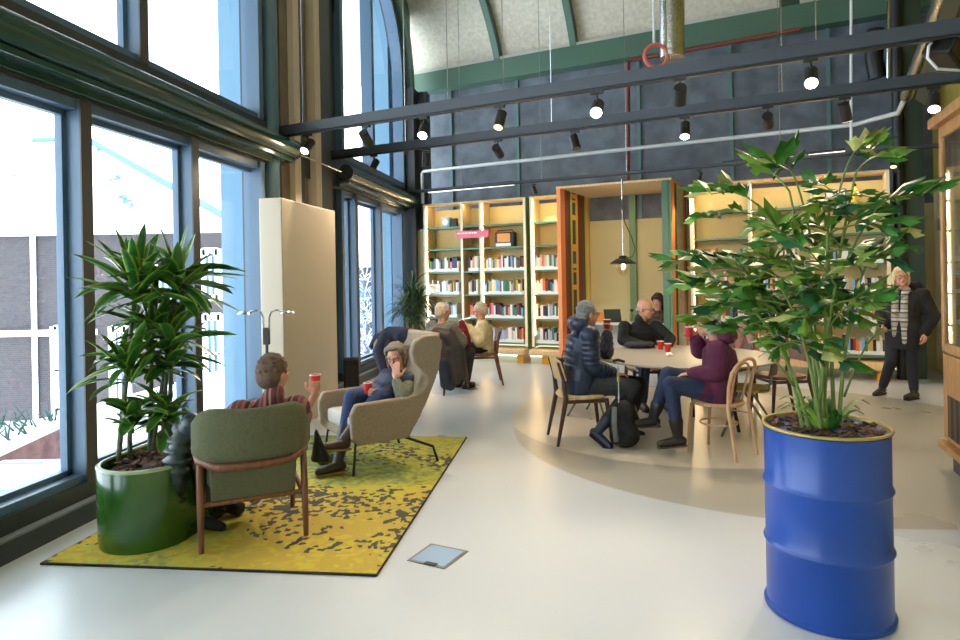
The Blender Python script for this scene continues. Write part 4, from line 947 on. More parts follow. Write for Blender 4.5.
def person(label,S):
    """S: pelvis, chest, neck, head, face dir, up; side (towards the sitter's left); el, wr, hands; kn, an, toe — [left,right] world points"""
    sc=S.get('sc',1.); P=V(S['pel']); Cc=V(S['chest']); Nk=V(S['neck']); H=V(S['head']); side=V(S['side']).normalized()
    fwd=side.cross(V((0,0,1))).normalized()*1.   # sitter's forward
    base=V((P.x,P.y,S.get('z0',0.)))
    t=thing('person',label,'person',base,0)
    sh=[Nk+side*.175*sc-V((0,0,.045)),Nk-side*.175*sc-V((0,0,.045))]
    if 'sh' in S: sh=[V(a) for a in S['sh']]
    hips=[P+side*.09*sc,P-side*.09*sc]
    el=[V(a) for a in S['el']]; wr=[V(a) for a in S['wr']]; kn=[V(a) for a in S['kn']]; an=[V(a) for a in S['an']]; toe=[V(a).normalized() for a in S['toe']]
    mid=P.lerp(Cc,.5); skin=S.get('skin',m_skin)
    def torso(mb,g=0.,low=-.06,hw=1.):
        ax=(Nk-P).normalized(); fd=side.cross(ax).normalized()
        mb.loft([(P+ax*low,side*(.145*hw+g),fd*(.10+g)),(P+ax*.05,side*(.17*hw+g),fd*(.12+g)),(mid,side*(.145*hw+g),fd*(.105+g)),(Cc,side*(.165*hw+g),fd*(.115+g)),(Cc.lerp(Nk,.55),side*(.165*hw+g),fd*(.105+g)),(Nk-ax*.035,side*(.11+g*.6),fd*(.07+g*.6)),(Nk+ax*.01,side*(.058+g*.4),fd*(.058+g*.4))],22)
        for a in sh: mb.ell(a,(.06+g,.06+g,.058+g))
    # ---- body : one continuous skin
    mb=MB(); torso(mb,-.012)
    mb.cap(Nk-V((0,0,.03)),H+(Nk-H)*.35,.053*sc,.052*sc); head_prims(mb,H,S['face'],S.get('up',(0,0,1)),sc)
    hd=S['hand']
    for i in(0,1):
        mb.chain([sh[i],el[i],wr[i]],[.043,.036,.024],12); mb.chain([hips[i],kn[i],an[i]],[.075,.05,.034],12)
        foot=an[i]+V((0,0,-.04)); mb.chain([foot-toe[i]*.03,foot+toe[i]*.13],[.032,.026],10)
        d,nn,ts,gr=hd[i]; hand(mb,wr[i],d,nn,ts,gr,sc)
    o=mb.build('body',skin,t,world=True); voxel(o,.0058,1,.35)
    f,l,u=basis(S['face'],S.get('up',(0,0,1))); q=lambda a,b_,c_:H+f*a*sc+l*b_*sc+u*c_*sc
    R=Matrix((f,l,u)).transposed()
    for s in(-1,1):
        e_=MB(); e_.m(1).ell(q(.0815,s*.030,.003),(.011*sc,.014*sc,.0095*sc),R,12,8); e_.m(0).ell(q(.0905,s*.030,.003),(.005*sc,.0062*sc,.0062*sc),R,8,6); e_.build('eye',[m_eye,mat('eye_white',(.85,.82,.80),.3)],t,world=True,smooth='all')
    MB().ell(q(.0925,0,-.0585),(.004*sc,.023*sc,.0055*sc),R,12,6).build('lips',m_lip,t,world=True,smooth='all')
    if S.get('glasses'):
        g=MB()
        for s in(-1,1):
            g.tube([q(.106-.012*abs(math.cos(a))*(1 if s*math.cos(a)>0 else 0),s*.034+.024*math.cos(a),.002+.019*math.sin(a)) for a in [2*PI*k/18 for k in range(18)]],.0022,6,closed=True)
            g.tube([q(.098,s*.058,.006),q(.05,s*.082,.006),q(-.005,s*.086,.0)],.002,6)
        g.tube([q(.110,-.010,.006),q(.112,0,.009),q(.110,.010,.006)],.002,6); g.build('glasses',m_glass,t,world=True)
    # ---- hair
    hs=S.get('hair')
    if hs:
        col,kind=hs; mb=MB(); r_=random.Random(len(label))
        mb.ell(q(-.024,0,.038),(.096*sc,.089*sc,.098*sc),R,20,12)
        mb.ell(q(-.050,0,-.01),(.070*sc,.084*sc,.085*sc),R,16,10)
        if kind=='fringe' : mb.ell(q(.050,.0,.088),(.045*sc,.060*sc,.024*sc),R)
        if kind in('bob','long'):
            for s in(-1,1): mb.ell(q(-.012,s*.078,-.025),(.042*sc,.022*sc,.085*sc),R); mb.ell(q(.03,s*.062,.065),(.042*sc,.030*sc,.045*sc),R)
            mb.ell(q(-.06,0,-.05),(.05*sc,.078*sc,.07*sc),R); mb.ell(q(.045,0,.092),(.048*sc,.06*sc,.026*sc),R)
        if kind=='long':
            for k in range(7): mb.cap(q(-.06,(k-3)*.024,-.04),q(-.085,(k-3)*.03,-.24-.03*(k%2)),.028,.018)
        if kind=='ring':   # balding: sides and back only
            mb=MB()
            for k in range(9):
                a=PI*(.46+1.08*k/8); mb.ell(q(-.016+.084*math.cos(a),.071*math.sin(a),-.008),(.016,.014,.036),R)
        for k in range(46 if kind!='ring' else 0):
            a=r_.uniform(.5,2*PI-.5); b2=r_.uniform(-.35,1.3); mb.ell(q(-.024+.092*math.cos(a)*math.cos(b2),.086*math.sin(a)*math.cos(b2),.036+.096*math.sin(b2)),(.013,.013,.010),R,8,6)
        o=mb.build('hair',mat('hair_'+col[0],col[1],.75,noise_s=60,noise_a=.35,bump=.6),t,world=True); voxel(o,.0065,2)
    # ---- clothes
    c=S['top']; mb=MB(); g=c.get('g',.018); puff=c.get('puff',0)
    torso(mb,g,c.get('low',-.05),c.get('hw',1.))
    ax=(Nk-P).normalized(); fd=side.cross(ax).normalized()
    if puff:
        k=7
        for j in range(k):
            f_=(j+.3)/k; ce=P.lerp(Nk,f_*.9); mb.loft([(ce-ax*.03,side*(.14+g),fd*(.10+g)),(ce-ax*.015,side*(.172+g),fd*(.124+g)),(ce+ax*.015,side*(.172+g),fd*(.124+g)),(ce+ax*.03,side*(.14+g),fd*(.10+g))],18)
    for i in(0,1):
        e2=wr[i].lerp(el[i],c.get('cuff',.06)); jlimb(mb,[sh[i],el[i],e2],[.057+g,.050+g,.033+g*.8],12,puff)
    if c.get('skirt'):
        for i in(0,1): mb.chain([hips[i]+V((0,0,.02)),hips[i].lerp(kn[i],c['skirt'])],[.10,.098])
    if c.get('collar'): mb.cap(Nk-ax*.03,Nk+ax*c['collar'],.075,.064)
    o=mb.build(c['name'],c['mat'],t,world=True); voxel(o,.008,c.get('smooth',2))
    if c.get('hood'):
        mb=MB(); hd_=S.get('hoodc') or (Nk-fwd*.055+V((0,0,.055)))
        for k in range(9):
            a=PI*(.0+k/8); pnt=hd_+side*(.115*math.cos(a))-fwd*(.055*math.sin(a)); mb.ell(pnt,(.058,.058,.068))
        o=mb.build('hood',c['mat'],t,world=True); voxel(o,.009,4)
    if c.get('vest'):
        mb=MB(); torso(mb,g+.014,-.03,1.02)
        for a in sh: mb.ell(a-V((0,0,.01)),(.065,.065,.07))
        o=mb.build('padded_vest',c['vest'],t,world=True); voxel(o,.009,2)
    tr=S['legs']; mb=MB(); g=tr.get('g',.014)
    mb.loft([(P-ax*.08,side*(.14+g),fd*(.10+g)),(P,side*(.165+g),fd*(.12+g)),(P+ax*.10,side*(.155+g),fd*(.11+g))])
    for i in(0,1):
        e2=an[i].lerp(kn[i],tr.get('cut',.12)); mb.chain([hips[i],hips[i].lerp(kn[i],.5),kn[i],e2],[.088+g,.078+g,.056+g,.038+g])
    o=mb.build('trousers',tr['mat'],t,world=True); voxel(o,.009,2)
    bt=S['boots']
    for i in(0,1):
        mb=MB(); top_=an[i].lerp(kn[i],bt.get('h',.3)); ft=an[i]+V((0,0,-.035))
        if 'fz' in S: pass
        updir=(kn[i]-an[i]).normalized(); ft=an[i]-updir*.02; 
        mb.chain([top_,an[i]],[.052+bt.get('g',0),.043]); mb.chain([ft-toe[i]*.035-V((0,0,.015)),ft+toe[i]*.06-V((0,0,.02)),ft+toe[i]*.155-V((0,0,.028))],[.040,.042,.034])
        o=mb.build('boot',bt['mat'],t,world=True); voxel(o,.008,2)
        s2=MB(); nn_=V((0,0,1)); sd=toe[i].cross(nn_).normalized(); pn=toe[i].cross(sd).normalized(); pn=pn if pn.z<0 else -pn
        c1=ft-toe[i]*.04-V((0,0,.05)); prof_=[(-.03,.028),(.0,.036),(.09,.033),(.15,.042),(.20,.034),(.225,.014)]
        top=[c1+toe[i]*(a+.0)+sd*w for a,w in prof_]+[c1+toe[i]*a-sd*w for a,w in reversed(prof_)]
        s2.rings([[p for p in top],[p+pn*.016 for p in top]]); s2.build('sole',bt.get('sole',m_black),o,world=True)
    return t
def cup(c,label,rot=None,col=None):
    t=thing('paper_cup',label,'cup',V(c)-V((0,0,.045)),0)
    MB().lathe([(.026,0),(.027,.003),(.036,.088),(.034,.088),(.027,.01)],n=24).build('cup_wall',col or m_red,t,smooth=True)
    MB().tube([(.0365*math.cos(a),.0365*math.sin(a),.09) for a in [2*PI*k/24 for k in range(24)]],.003,6,closed=True).build('rim',m_rim,t,smooth=True)
    return t
Z=V((0,0,1))
def left_of(f): return Z.cross(V(f)).normalized()
m_denim=mat('blue_denim',(.17,.24,.42),.85,noise_s=60,noise_a=.25); m_dgrey=mat('dark_grey_trousers',(.17,.18,.20),.85,noise_s=30,noise_a=.2); m_navy=mat('navy_quilt',(.09,.12,.24),.6,noise_s=10,noise_a=.2)
m_boot=mat('dark_leather',(.13,.12,.11),.4); m_boot2=mat('brown_leather',(.27,.20,.15),.5); m_solel=mat('crepe_sole',(.58,.45,.30),.7)
# ---- A : man in the olive armchair, from behind
f=fA; l=left_of(f)
HA=px(274,374,4.02); NA=HA+V((-.01,-.03,-.165))
stripe=ramp_mat('striped_shawl',[(0,(.40,.20,.19)),(.18,(.56,.33,.30)),(.34,(.24,.14,.16)),(.5,(.62,.45,.38)),(.62,(.36,.17,.17)),(.8,(.28,.20,.26)),(.92,(.55,.32,.28))],axis=0,scale=9,bands=True,rough=.9)
cA=px(315,383,4.38)
person('man with brown hair in a striped shawl raising a red cup, seen from behind',dict(
 pel=pA+V((0,0,.52))-f*.08,chest=(pA+V((0,0,.52))-f*.08).lerp(NA,.62),neck=NA,head=HA,face=V((.42,.90,-.08)),side=l,
 sh=[NA+l*.18-Z*.06,NA-l*.15-Z*.06],
 el=[NA+l*.24+f*.12-Z*.30,NA-l*.17+f*.22-Z*.26],wr=[pA+f*.25+l*.22+Z*.66,cA+V((.005,-.035,-.075))],
 hand=[(f,-Z,-1,'relax'),(V((-.05,.25,1)),V((-.2,1,-.1)),1,'cup')],
 kn=[pA+f*.42+l*.14+Z*.47,pA+f*.44-l*.05+Z*.47],an=[pA+f*.47+l*.13+Z*.09,pA+f*.42-l*.06+Z*.09],toe=[f,f*.8-l*.3],
 z0=0,hair=(('brown',(.34,.25,.19)),'short'),top=dict(name='shawl',mat=stripe,g=.03,hw=1.05,cuff=.55,collar=.055),legs=dict(mat=m_dgrey),boots=dict(mat=mat('sand_shoe',(.60,.50,.42),.7),h=.12,sole=m_rim),skin=m_skin2))
cup(cA+V((.0,.01,.01)),'red paper cup held up by the man in the olive armchair')
# ---- B : woman in the wing chair
f=fB; l=left_of(f)
HB=px(396,357,5.72); hipB=pB+Z*.53-f*.06; NB=HB-V((0,0,.15))-f*.02+V((.03,.01,0)); 
chk=px(398,364,5.60)
knL=px(378,397,5.45); knR=px(352,397,5.42)
person('woman with shoulder length grey hair, chin in hand, in the wing chair',dict(
 pel=hipB,chest=hipB.lerp(NB,.62),neck=NB,head=HB,face=V((-.2,-.97,-.14)),up=V((-.10,.0,1)),side=l,
 sh=[NB+l*.18-Z*.05,NB-l*.17-Z*.06],
 el=[px(404,402,5.40),NB-l*.24-Z*.28+f*.05],wr=[px(396,380,5.50),px(376,392,5.50)],
 hand=[(V((.0,.12,1)),V((.25,.75,.1)),-1,'flat'),(f*.8+l*.3,Z*.3+l*.6,1,'cup')],
 kn=[knL,knR],an=[px(344,440,5.15),px(338,462,5.22)],toe=[V((-.65,-.72,.15)),V((-.85,-.5,-.03))],
 hair=(('grey',(.45,.40,.35)),'bob'),glasses=1,top=dict(name='sweater',mat=mat('grey_green_knit',(.42,.42,.36),.9,noise_s=40,noise_a=.2),g=.015,vest=m_navy,cuff=.1),
 legs=dict(mat=m_denim,cut=.45),boots=dict(mat=mat('dark_brown_boot',(.19,.16,.14),.45),h=.5,g=.010,sole=m_solel)))
cup(px(368,388,5.42),'red paper cup in the lap of the woman in the wing chair')
# ---- C : person from behind at the back
f=fC; l=left_of(f)
HC=px(443,312,8.95); hip=cC+Z*.53-f*.05; NC=HC-Z*.16-f*.03
person('grey haired person with glasses in a grey sweater, back to the camera',dict(
 pel=hip,chest=hip.lerp(NC,.62)-f*.02,neck=NC,head=HC,face=V((.85,.45,-.05)),side=l,
 el=[NC+l*.27+f*.08-Z*.27,NC-l*.25+f*.12-Z*.26],wr=[NC+l*.1+f*.30-Z*.30,NC-l*.10+f*.33-Z*.22],hand=[(f-l*.5,Z,1,'relax'),(f+l*.3,l,1,'cup')],
 kn=[cC+f*.42+l*.14+Z*.5,cC+f*.42-l*.12+Z*.5],an=[cC+f*.42+l*.12+Z*.09,cC+f*.3-l*.14+Z*.09],toe=[f,f],
 hair=(('silver',(.74,.68,.60)),'short'),glasses=1,top=dict(name='sweater',mat=mat('grey_fleck_knit',(.43,.42,.39),.9,noise_s=35,noise_a=.35),g=.035,hw=1.15),legs=dict(mat=m_dgrey),boots=dict(mat=m_boot,h=.3)))
# ---- D : woman with cream cardigan facing left
f=fD; l=left_of(f)
HD=px(480,311,9.45); hip=cD+Z*.53-f*.04; ND=HD-Z*.16-f*.04
phone=px(463,324,9.35)
person('woman with short grey hair in a cream cardigan looking at her hands',dict(
 pel=hip,chest=hip.lerp(ND,.6),neck=ND,head=HD,face=V((-1,-.05,-.25)),side=l,
 el=[ND+l*.2-Z*.28+f*.07,ND-l*.2-Z*.28+f*.1],wr=[phone+V((.09,-.03,-.05)),phone+V((.09,.1,-.05))],hand=[(f+Z*.5,Z*.3-l,1,'cup'),(f+Z*.5,l+Z*.2,-1,'cup')],
 kn=[cD+f*.42+l*.10+Z*.51,cD+f*.40-l*.12+Z*.50],an=[px(463,376,9.3),cD+f*.35-l*.15+Z*.09],toe=[V((-.6,-.5,-.5)),f],
 hair=(('ash',(.76,.70,.62)),'short'),glasses=1,top=dict(name='cardigan',mat=mat('cream_print',(.82,.76,.60),.85,noise_s=12,noise_a=.25),g=.028,low=-.12),legs=dict(mat=m_dgrey),boots=dict(mat=m_boot2,h=.3)))
t=thing('knitting','dark red knitted piece held between the two people at the back','knitting',px(462,345,9.25),0)
mb=MB(); a0=px(462,322,9.28)
mb.chain([a0,a0+V((.03,0,-.12)),a0+V((.06,0,-.25)),a0+V((.09,-.0,-.36))],[.035,.06,.065,.05]); mb.chain([a0+V((-.02,0,0)),a0+V((-.02,.02,-.22))],[.03,.05])
o=mb.build('wool_fabric',mat('wine_wool',(.42,.10,.14),.95,noise_s=25,noise_a=.5,bump=.6),t,world=True); voxel(o,.012,2)
MB().tube([a0+V((-.05,0,.02)),a0+V((.12,0,.06))],.004,6).build('knitting_needle',m_chrome,t,world=True)
# ---- E : man in blue puffer
f=fE; l=left_of(f)
HE=px(588,314,6.18); hip=cE+Z*.55-f*.03; NE=HE-Z*.14-f*.035
cE_=px(607,324,6.42)
m_puff=mat('blue_puffer_nylon',(.08,.15,.25),.38,noise_s=6,noise_a=.2)
person('grey haired man in a dark blue puffer jacket lifting a cup',dict(
 pel=hip,chest=hip.lerp(NE,.6),neck=NE,head=HE,face=V((.93,.30,-.06)),side=l,
 el=[px(606,352,6.45),px(592,366,6.0)],wr=[cE_+V((-.0,.02,-.10)),px(615,374,6.15)],
 hand=[(V((.05,0,1)),V((-.4,-.8,0)),1,'cup'),(V((1,.1,-.1)),-Z,1,'relax')],
 kn=[px(640,384,6.30),px(633,387,6.05)],an=[px(627,428,6.35),px(598,431,5.98)],toe=[V((.8,0,-.1)),V((.50,-.45,-.38))],
 hair=(('steel',(.47,.46,.46)),'short'),glasses=1,top=dict(name='puffer_jacket',mat=m_puff,g=.036,puff=.052,low=-.12,hood=1,skirt=.16,hw=1.2,smooth=1),
 legs=dict(mat=m_dgrey,g=.02,cut=.3),boots=dict(mat=mat('navy_boot',(.13,.17,.26),.5),h=.25,g=.006)))
cup(cE_,'red paper cup lifted by the man in the blue puffer jacket',col=mat('dark_red_paper',(.55,.13,.13),.5))
# ---- F : bald man behind the table
f=fF; l=left_of(f)
HF=px(645,309,7.72); hip=cF+Z*.53; NF=HF-Z*.165+V((-.05,.04,0))
person('bald man in a black turtleneck behind the round table',dict(
 pel=hip,chest=hip.lerp(NF,.6),neck=NF,head=HF,face=V((.75,-.62,-.12)),side=l,sh=[NF+l*.19-Z*.05,NF-l*.19-Z*.05],
 el=[px(670,339,7.64),px(623,340,7.66)],wr=[px(668,347,7.35),px(647,346,7.36)],hand=[(V((-.6,-.5,0)),-Z,1,'relax'),(V((.9,-.3,.0)),-Z,1,'relax')],
 kn=[cF+f*.42+l*.14+Z*.5,cF+f*.42-l*.14+Z*.5],an=[cF+f*.42+l*.12+Z*.09,cF+f*.42-l*.16+Z*.09],toe=[f,f],
 hair=(('grey_stubble',(.62,.57,.53)),'ring'),glasses=1,top=dict(name='turtleneck',mat=mat('black_knit',(.07,.07,.075),.8,noise_s=20,noise_a=.3),g=.02,collar=.045,hw=1.2),legs=dict(mat=m_denim),boots=dict(mat=m_boot,h=.2)))
# ---- G : woman in purple
f=fG; l=left_of(f)
HG=px(707,323,5.68); hip=cG+Z*.545-V((0,0,0)); NG=HG-Z*.165+V((.085,-.02,0))
cG_=px(689,332,5.75); ff=V((-.93,.36,0)).normalized(); lg=left_of(ff)
m_purple=mat('plum_fleece',(.33,.09,.22),.85,noise_s=12,noise_a=.2)
person('woman in a plum hooded coat with crossed legs holding a cup',dict(
 pel=hip,chest=hip.lerp(NG,.6)+V((.02,0,0)),neck=NG,head=HG,face=V((-.95,.25,-.1)),side=lg,sh=[NG+lg*.17-Z*.06,NG-lg*.17-Z*.06],
 el=[px(718,372,5.50),px(700,350,5.95)],wr=[px(692,374,5.62),cG_+V((.07,.03,-.07))],
 hand=[(V((-.9,.3,-.1)),-Z,-1,'relax'),(V((-.5,0,.85)),V((-.6,-.7,0)),-1,'cup')],
 kn=[px(671,384,5.55),px(668,374,5.72)],an=[px(678,437,5.62),px(653,418,5.85)],toe=[V((-.9,.1,-.1)),V((-.97,.0,-.02))],
 hair=(('white_grey',(.66,.62,.57)),'bob'),glasses=1,top=dict(name='coat',mat=m_purple,g=.036,low=-.10,hood=1,skirt=.35,hw=1.1),
 legs=dict(mat=mat('dark_denim',(.13,.18,.30),.85,noise_s=60,noise_a=.2),cut=.2),boots=dict(mat=m_boot,h=.30,g=.012,sole=mat('rubber_sole',(.35,.28,.22),.8))))
cup(cG_,'red paper cup held by the woman in the plum coat')
# ---- H : person in the booth
HH=px(658,301,10.75); f=V((-.2,-1,0)); f.normalize(); l=left_of(f); cH=V((HH.x+.02,HH.y+.12,0))
NH=HH-Z*.165+V((.01,.05,0)); hip=V((NH.x,NH.y+.02,.52))
person('dark haired person in a brown patterned top sitting in the striped booth',dict(
 pel=hip,chest=hip.lerp(NH,.6),neck=NH,head=HH,face=V((-.55,-.6,-.45)),side=l,
 el=[NH+l*.25-Z*.27+f*.1,NH-l*.25-Z*.27+f*.1],wr=[NH+l*.12-Z*.36+f*.33,NH-l*.15-Z*.36+f*.33],hand=[(f,-Z,1,'relax'),(f,-Z,-1,'relax')],
 kn=[hip+f*.42+l*.1,hip+f*.42-l*.1],an=[hip+f*.40+l*.1-Z*.43,hip+f*.40-l*.1-Z*.43],toe=[f,f],
 hair=(('dark_brown',(.20,.13,.10)),'long'),top=dict(name='blouse',mat=mat('brown_print',(.30,.24,.20),.85,noise_s=20,noise_a=.6),g=.02),legs=dict(mat=m_dgrey),boots=dict(mat=m_boot,h=.2)))
t=thing('stool','black stool under the person in the striped booth','stool',(hip.x,hip.y,0),0)
MB().lathe([(.17,.40),(.18,.41),(.18,.43),(.16,.435)],n=24).build('seat',m_black,t,smooth=True)
for k in range(3):
    a=k*2*PI/3; MB().tube([(.17*math.cos(a),.17*math.sin(a),0),(.1*math.cos(a),.1*math.sin(a),.40)],.011,6).build('leg',m_black,t)
# ---- I : walking woman
D=7.95; f=V((-.80,-.60,0)).normalized(); l=left_of(f)
hip=px(903,332,D); HI=px(901,277,7.92); NI=px(905,291,7.97)
footL=px(914,392,7.80); footR=px(882,388,8.12)
person('blonde woman in a long black coat and grey scarf walking past',dict(
 pel=hip,chest=hip.lerp(NI,.62),neck=NI,head=HI,face=V((-.35,-.93,.0)),side=l,sh=[NI+l*.18-Z*.05,NI-l*.18-Z*.05],
 el=[NI+l*.27-Z*.30-f*.06,NI-l*.26-Z*.30+f*.02],wr=[NI+l*.24-Z*.50+f*.10,NI-l*.16-Z*.42+f*.22],hand=[(V((-.2,-.2,-1)),-l,-1,'relax'),(V((-.5,-.4,-.6)),l,1,'fist')],
 kn=[px(912,363,7.86),px(891,361,7.95)],an=[footL,footR],toe=[V((-.9,-.42,0)),V((-.85,-.50,-.12))],
 hair=(('blonde',(.84,.76,.58)),'bob'),glasses=1,top=dict(name='coat',mat=m_blackf,g=.034,low=-.22,skirt=.45,hw=1.0,hood=1),legs=dict(mat=mat('black_jeans',(.09,.10,.13),.8)),boots=dict(mat=m_boot,h=.35)))
sc_=MB(); 
for dx,ln in ((-.055,.52),(.045,.60)):
    p0=NI+f*.14+l*dx-Z*.02; sc_.chain([NI+l*dx*1.2+f*.07+Z*.02,p0,p0-Z*ln*.5+f*.03,p0-Z*ln+f*.02],[.035,.04,.042,.045])
o=sc_.build('scarf',ramp_mat('grey_check_scarf',[(0,(.62,.60,.57)),(.4,(.35,.34,.34)),(.6,(.75,.73,.70)),(.85,(.45,.43,.42))],axis=2,scale=9,bands=True,rough=.95),None); voxel(o,.01,2)
pi=[p for p in bpy.data.objects if p.type=='EMPTY' and p.get('label','').startswith('blonde woman')][0]; o.data.transform(world_of(pi).inverted()); o.parent=pi
for n_,lab,D_,y0,x0 in (('handbag','black handbag hanging at the walking woman\'s side',7.9,0,0),):
    pass
# =====================================================  LOOSE THINGS
def drape(name,label,cat,pts_rs,m,vox=.012,sm=3,rings_=None):
    mb=MB()
    for pts,rs in pts_rs: mb.chain(pts,rs,12)
    if rings_:
        for c,r in rings_: mb.ell(c,r)
    o=mb.build(name,m,None); voxel(o,vox,sm); rebase(o); tag(o,label,cat); return o
# green puffer coat hanging over the arm of the olive chair
pts=[px(186,425,3.98),px(181,440,3.95),px(178,460,3.92),px(176,480,3.92),px(175,500,3.93),px(175,520,3.95)]
m_gp=mat('dark_teal_nylon',(.07,.15,.15),.35,noise_s=8,noise_a=.25)
mb=MB(); mb.chain(pts,[.045,.06,.07,.065,.05,.04])
for i in range(11):
    f_=i/10*5; k=min(int(f_),4); c=pts[k].lerp(pts[k+1],f_-k); r=(.06,.085,.095,.085,.07,.05)[round(f_)]; mb.ell(c,(r,r*.8,.028))
mb.chain([px(192,424,3.97),px(196,440,4.0),px(200,470,4.05),px(204,500,4.05)],[.07,.07,.06,.05]); mb.chain([px(180,428,3.98),px(205,426,4.02)],[.05,.06])
o=mb.build('puffer_coat',m_gp,None); voxel(o,.009,2); rebase(o); tag(o,'dark teal puffer coat hanging over the left arm of the olive armchair','coat')
drape('dark_bag','black cloth bag slumped on the rug under the olive armchair','bag',[([px(218,470,4.35),px(214,500,4.3),px(208,518,4.25)],[.07,.08,.05]),([px(205,522,4.1),px(222,527,4.08)],[.045,.03]),([px(222,505,4.35),px(238,508,4.35)],[.05,.05])],m_blackf)
drape('cloth_bag','black cloth bag standing right of the olive armchair','bag',[([px(316,430,4.9),px(315,458,4.9)],[.012,.03]),([px(316,430,4.9),px(326,458,4.9)],[.012,.03]),([px(315,458,4.9),px(326,458,4.9)],[.035,.035])],m_blackf)
drape('green_bag','small green cloth bag on the rug by the boots','bag',[([fl(322,466)+Z*.05,fl(338,464)+Z*.05],[.045,.05]),([fl(324,462)+Z*.09,fl(334,460)+Z*.10],[.03,.03])],mat('moss_cloth',(.25,.38,.18),.9,noise_s=15,noise_a=.3))
# navy coat over the wing chair
drape('navy_coat','navy coat thrown over the top corner of the wing chair','coat',[([px(378,340,6.05),px(390,333,6.02),px(404,334,5.95),px(411,342,5.9)],[.05,.065,.07,.045]),([px(386,336,6.0),px(379,352,5.95),px(384,372,5.85)],[.055,.06,.04]),([px(400,336,5.95),px(404,352,5.92),px(402,375,5.85)],[.06,.055,.04]),([px(372,346,6.05),px(378,338,6.05)],[.03,.05]),([px(390,342,5.98),px(392,356,5.92)],[.06,.06])],mat('navy_cloth',(.06,.08,.18),.8,noise_s=12,noise_a=.3))
# brown coat on C's chair
drape('brown_coat','dark brown quilted coat hanging from the chair back at the rear','coat',[([px(436,332,8.68),px(448,336,8.66),px(458,352,8.66),px(462,375,8.68)],[.07,.09,.10,.07]),([px(440,336,8.7),px(444,360,8.68),px(450,385,8.68)],[.09,.12,.08]),([px(452,350,8.66),px(456,380,8.66)],[.10,.07])],mat('brown_black_quilt',(.20,.17,.17),.6,noise_s=8,noise_a=.3))
drape('blue_bag','dark blue shopping bag below the brown coat','bag',[([px(443,362,8.6),px(446,384,8.6)],[.07,.08])],mat('blue_cloth_bag',(.13,.18,.25),.8,noise_s=9,noise_a=.2))
# backpack
b0=fl(624,446)
t=thing('backpack','black backpack standing on the floor below the table edge','backpack',b0,0)
mb=MB().ell((0,0,.22),(.13,.15,.22)).ell((0,-.03,.10),(.14,.15,.10)).ell((.03,-.08,.16),(.09,.09,.11)); o=mb.build('bag_body',m_blackf,t); voxel(o,.012,3)
MB().tube([(-.1,-.08,.38),(-.12,-.16,.25),(-.1,-.14,.08)],.012,6,flat=(2,1)).build('strap',mat('grey_webbing',(.40,.41,.42),.8),t); MB().tube([(-.03,0,.43),(0,0,.48),(.03,0,.43)],.01,6).build('handle',m_black,t)
# cane
ct=px(618,362,5.92); cb0=px(620,440,5.92); 
t=thing('walking_cane','folding walking cane with brass collar leaning at the puffer jacket man\'s knee','cane',(cb0.x,cb0.y,0),0)
MB().tube([V((cb0.x,cb0.y,.0)),V((ct.x,ct.y,ct.z))],.010,8).build('shaft',m_alu,t,world=True)
MB().tube([ct+V((-.05,0,.01)),ct+V((0,0,.02)),ct+V((.06,0,.0))],.014,8).build('handle',m_black,t,world=True,smooth=True)
MB().tube([ct-Z*.10,ct-Z*.18],.0135,8).build('collar',m_gold,t,world=True)
o=MB().tube([px(634,405,6.0),px(640,424,6.0)],.012,8).build('folded_pole',m_alu,None); rebase(o); tag(o,'short grey metal pole piece strapped beside the backpack','pole')
# handbag by bookcase
b0=fl(566,377)
t=thing('handbag','black leather handbag on the floor against the bookcase','handbag',b0,.2)
o=MB().box((0,0,.15),(.34,.15,.30)).build('bag_body',m_black,t,bevel=.03,smooth='all'); MB().tube([(-.1,-.08,.27),(-.07,-.09,.42),(.07,-.09,.42),(.1,-.08,.27)],.010,8).build('handle',m_black,t,smooth=True)
MB().bx(-.02,.02,-.085,-.076,.12,.26).build('white_tag',m_rim,t)
# black tall thing by the casing
b0=V((-1.72,8.50,0))
t=thing('black_speaker','tall black speaker like case standing beside the cream casing','case',b0,.15)
MB().box((0,0,.27),(.20,.22,.54)).build('case_body',m_blackf,t,bevel=.03,smooth='all'); MB().bx(-.07,.07,-.122,-.11,.08,.45).build('front_mesh',m_black,t)
# table items
def on_table(x,y,z=.745): return fl(x,y,z)
cp=on_table(668,352); cup((cp.x,cp.y,.745+.046),'red paper cup standing right of the bald man\'s hands')
cp=on_table(661,349.5); cup((cp.x+.0,cp.y+.02,.745+.046),'red paper cup standing behind the other, next to the bald man\'s hands')
o=MB(); cp=on_table(640,348)
for k in range(10):
    a=k*.63; o.ell((cp.x+.11*math.cos(a),cp.y+.05*math.sin(a),.785),(.07,.06,.035))
o=o.build('flat_cap',mat('charcoal_felt',(.16,.17,.19),.8,noise_s=14,noise_a=.3),None); voxel(o,.01,3); rebase(o); tag(o,'dark flat cap lying on the table before the bald man','cap')
o=MB(); cp=on_table(669,356)
for k in range(6): o.ell((cp.x+.018*math.cos(k*1.1),cp.y+.018*math.sin(k*1.7),.76+.006*(k%3)),(.02,.018,.012))
o=o.build('paper_napkin',m_rim,None); voxel(o,.004,1); rebase(o); tag(o,'crumpled white napkin in front of the standing red cups','napkin')
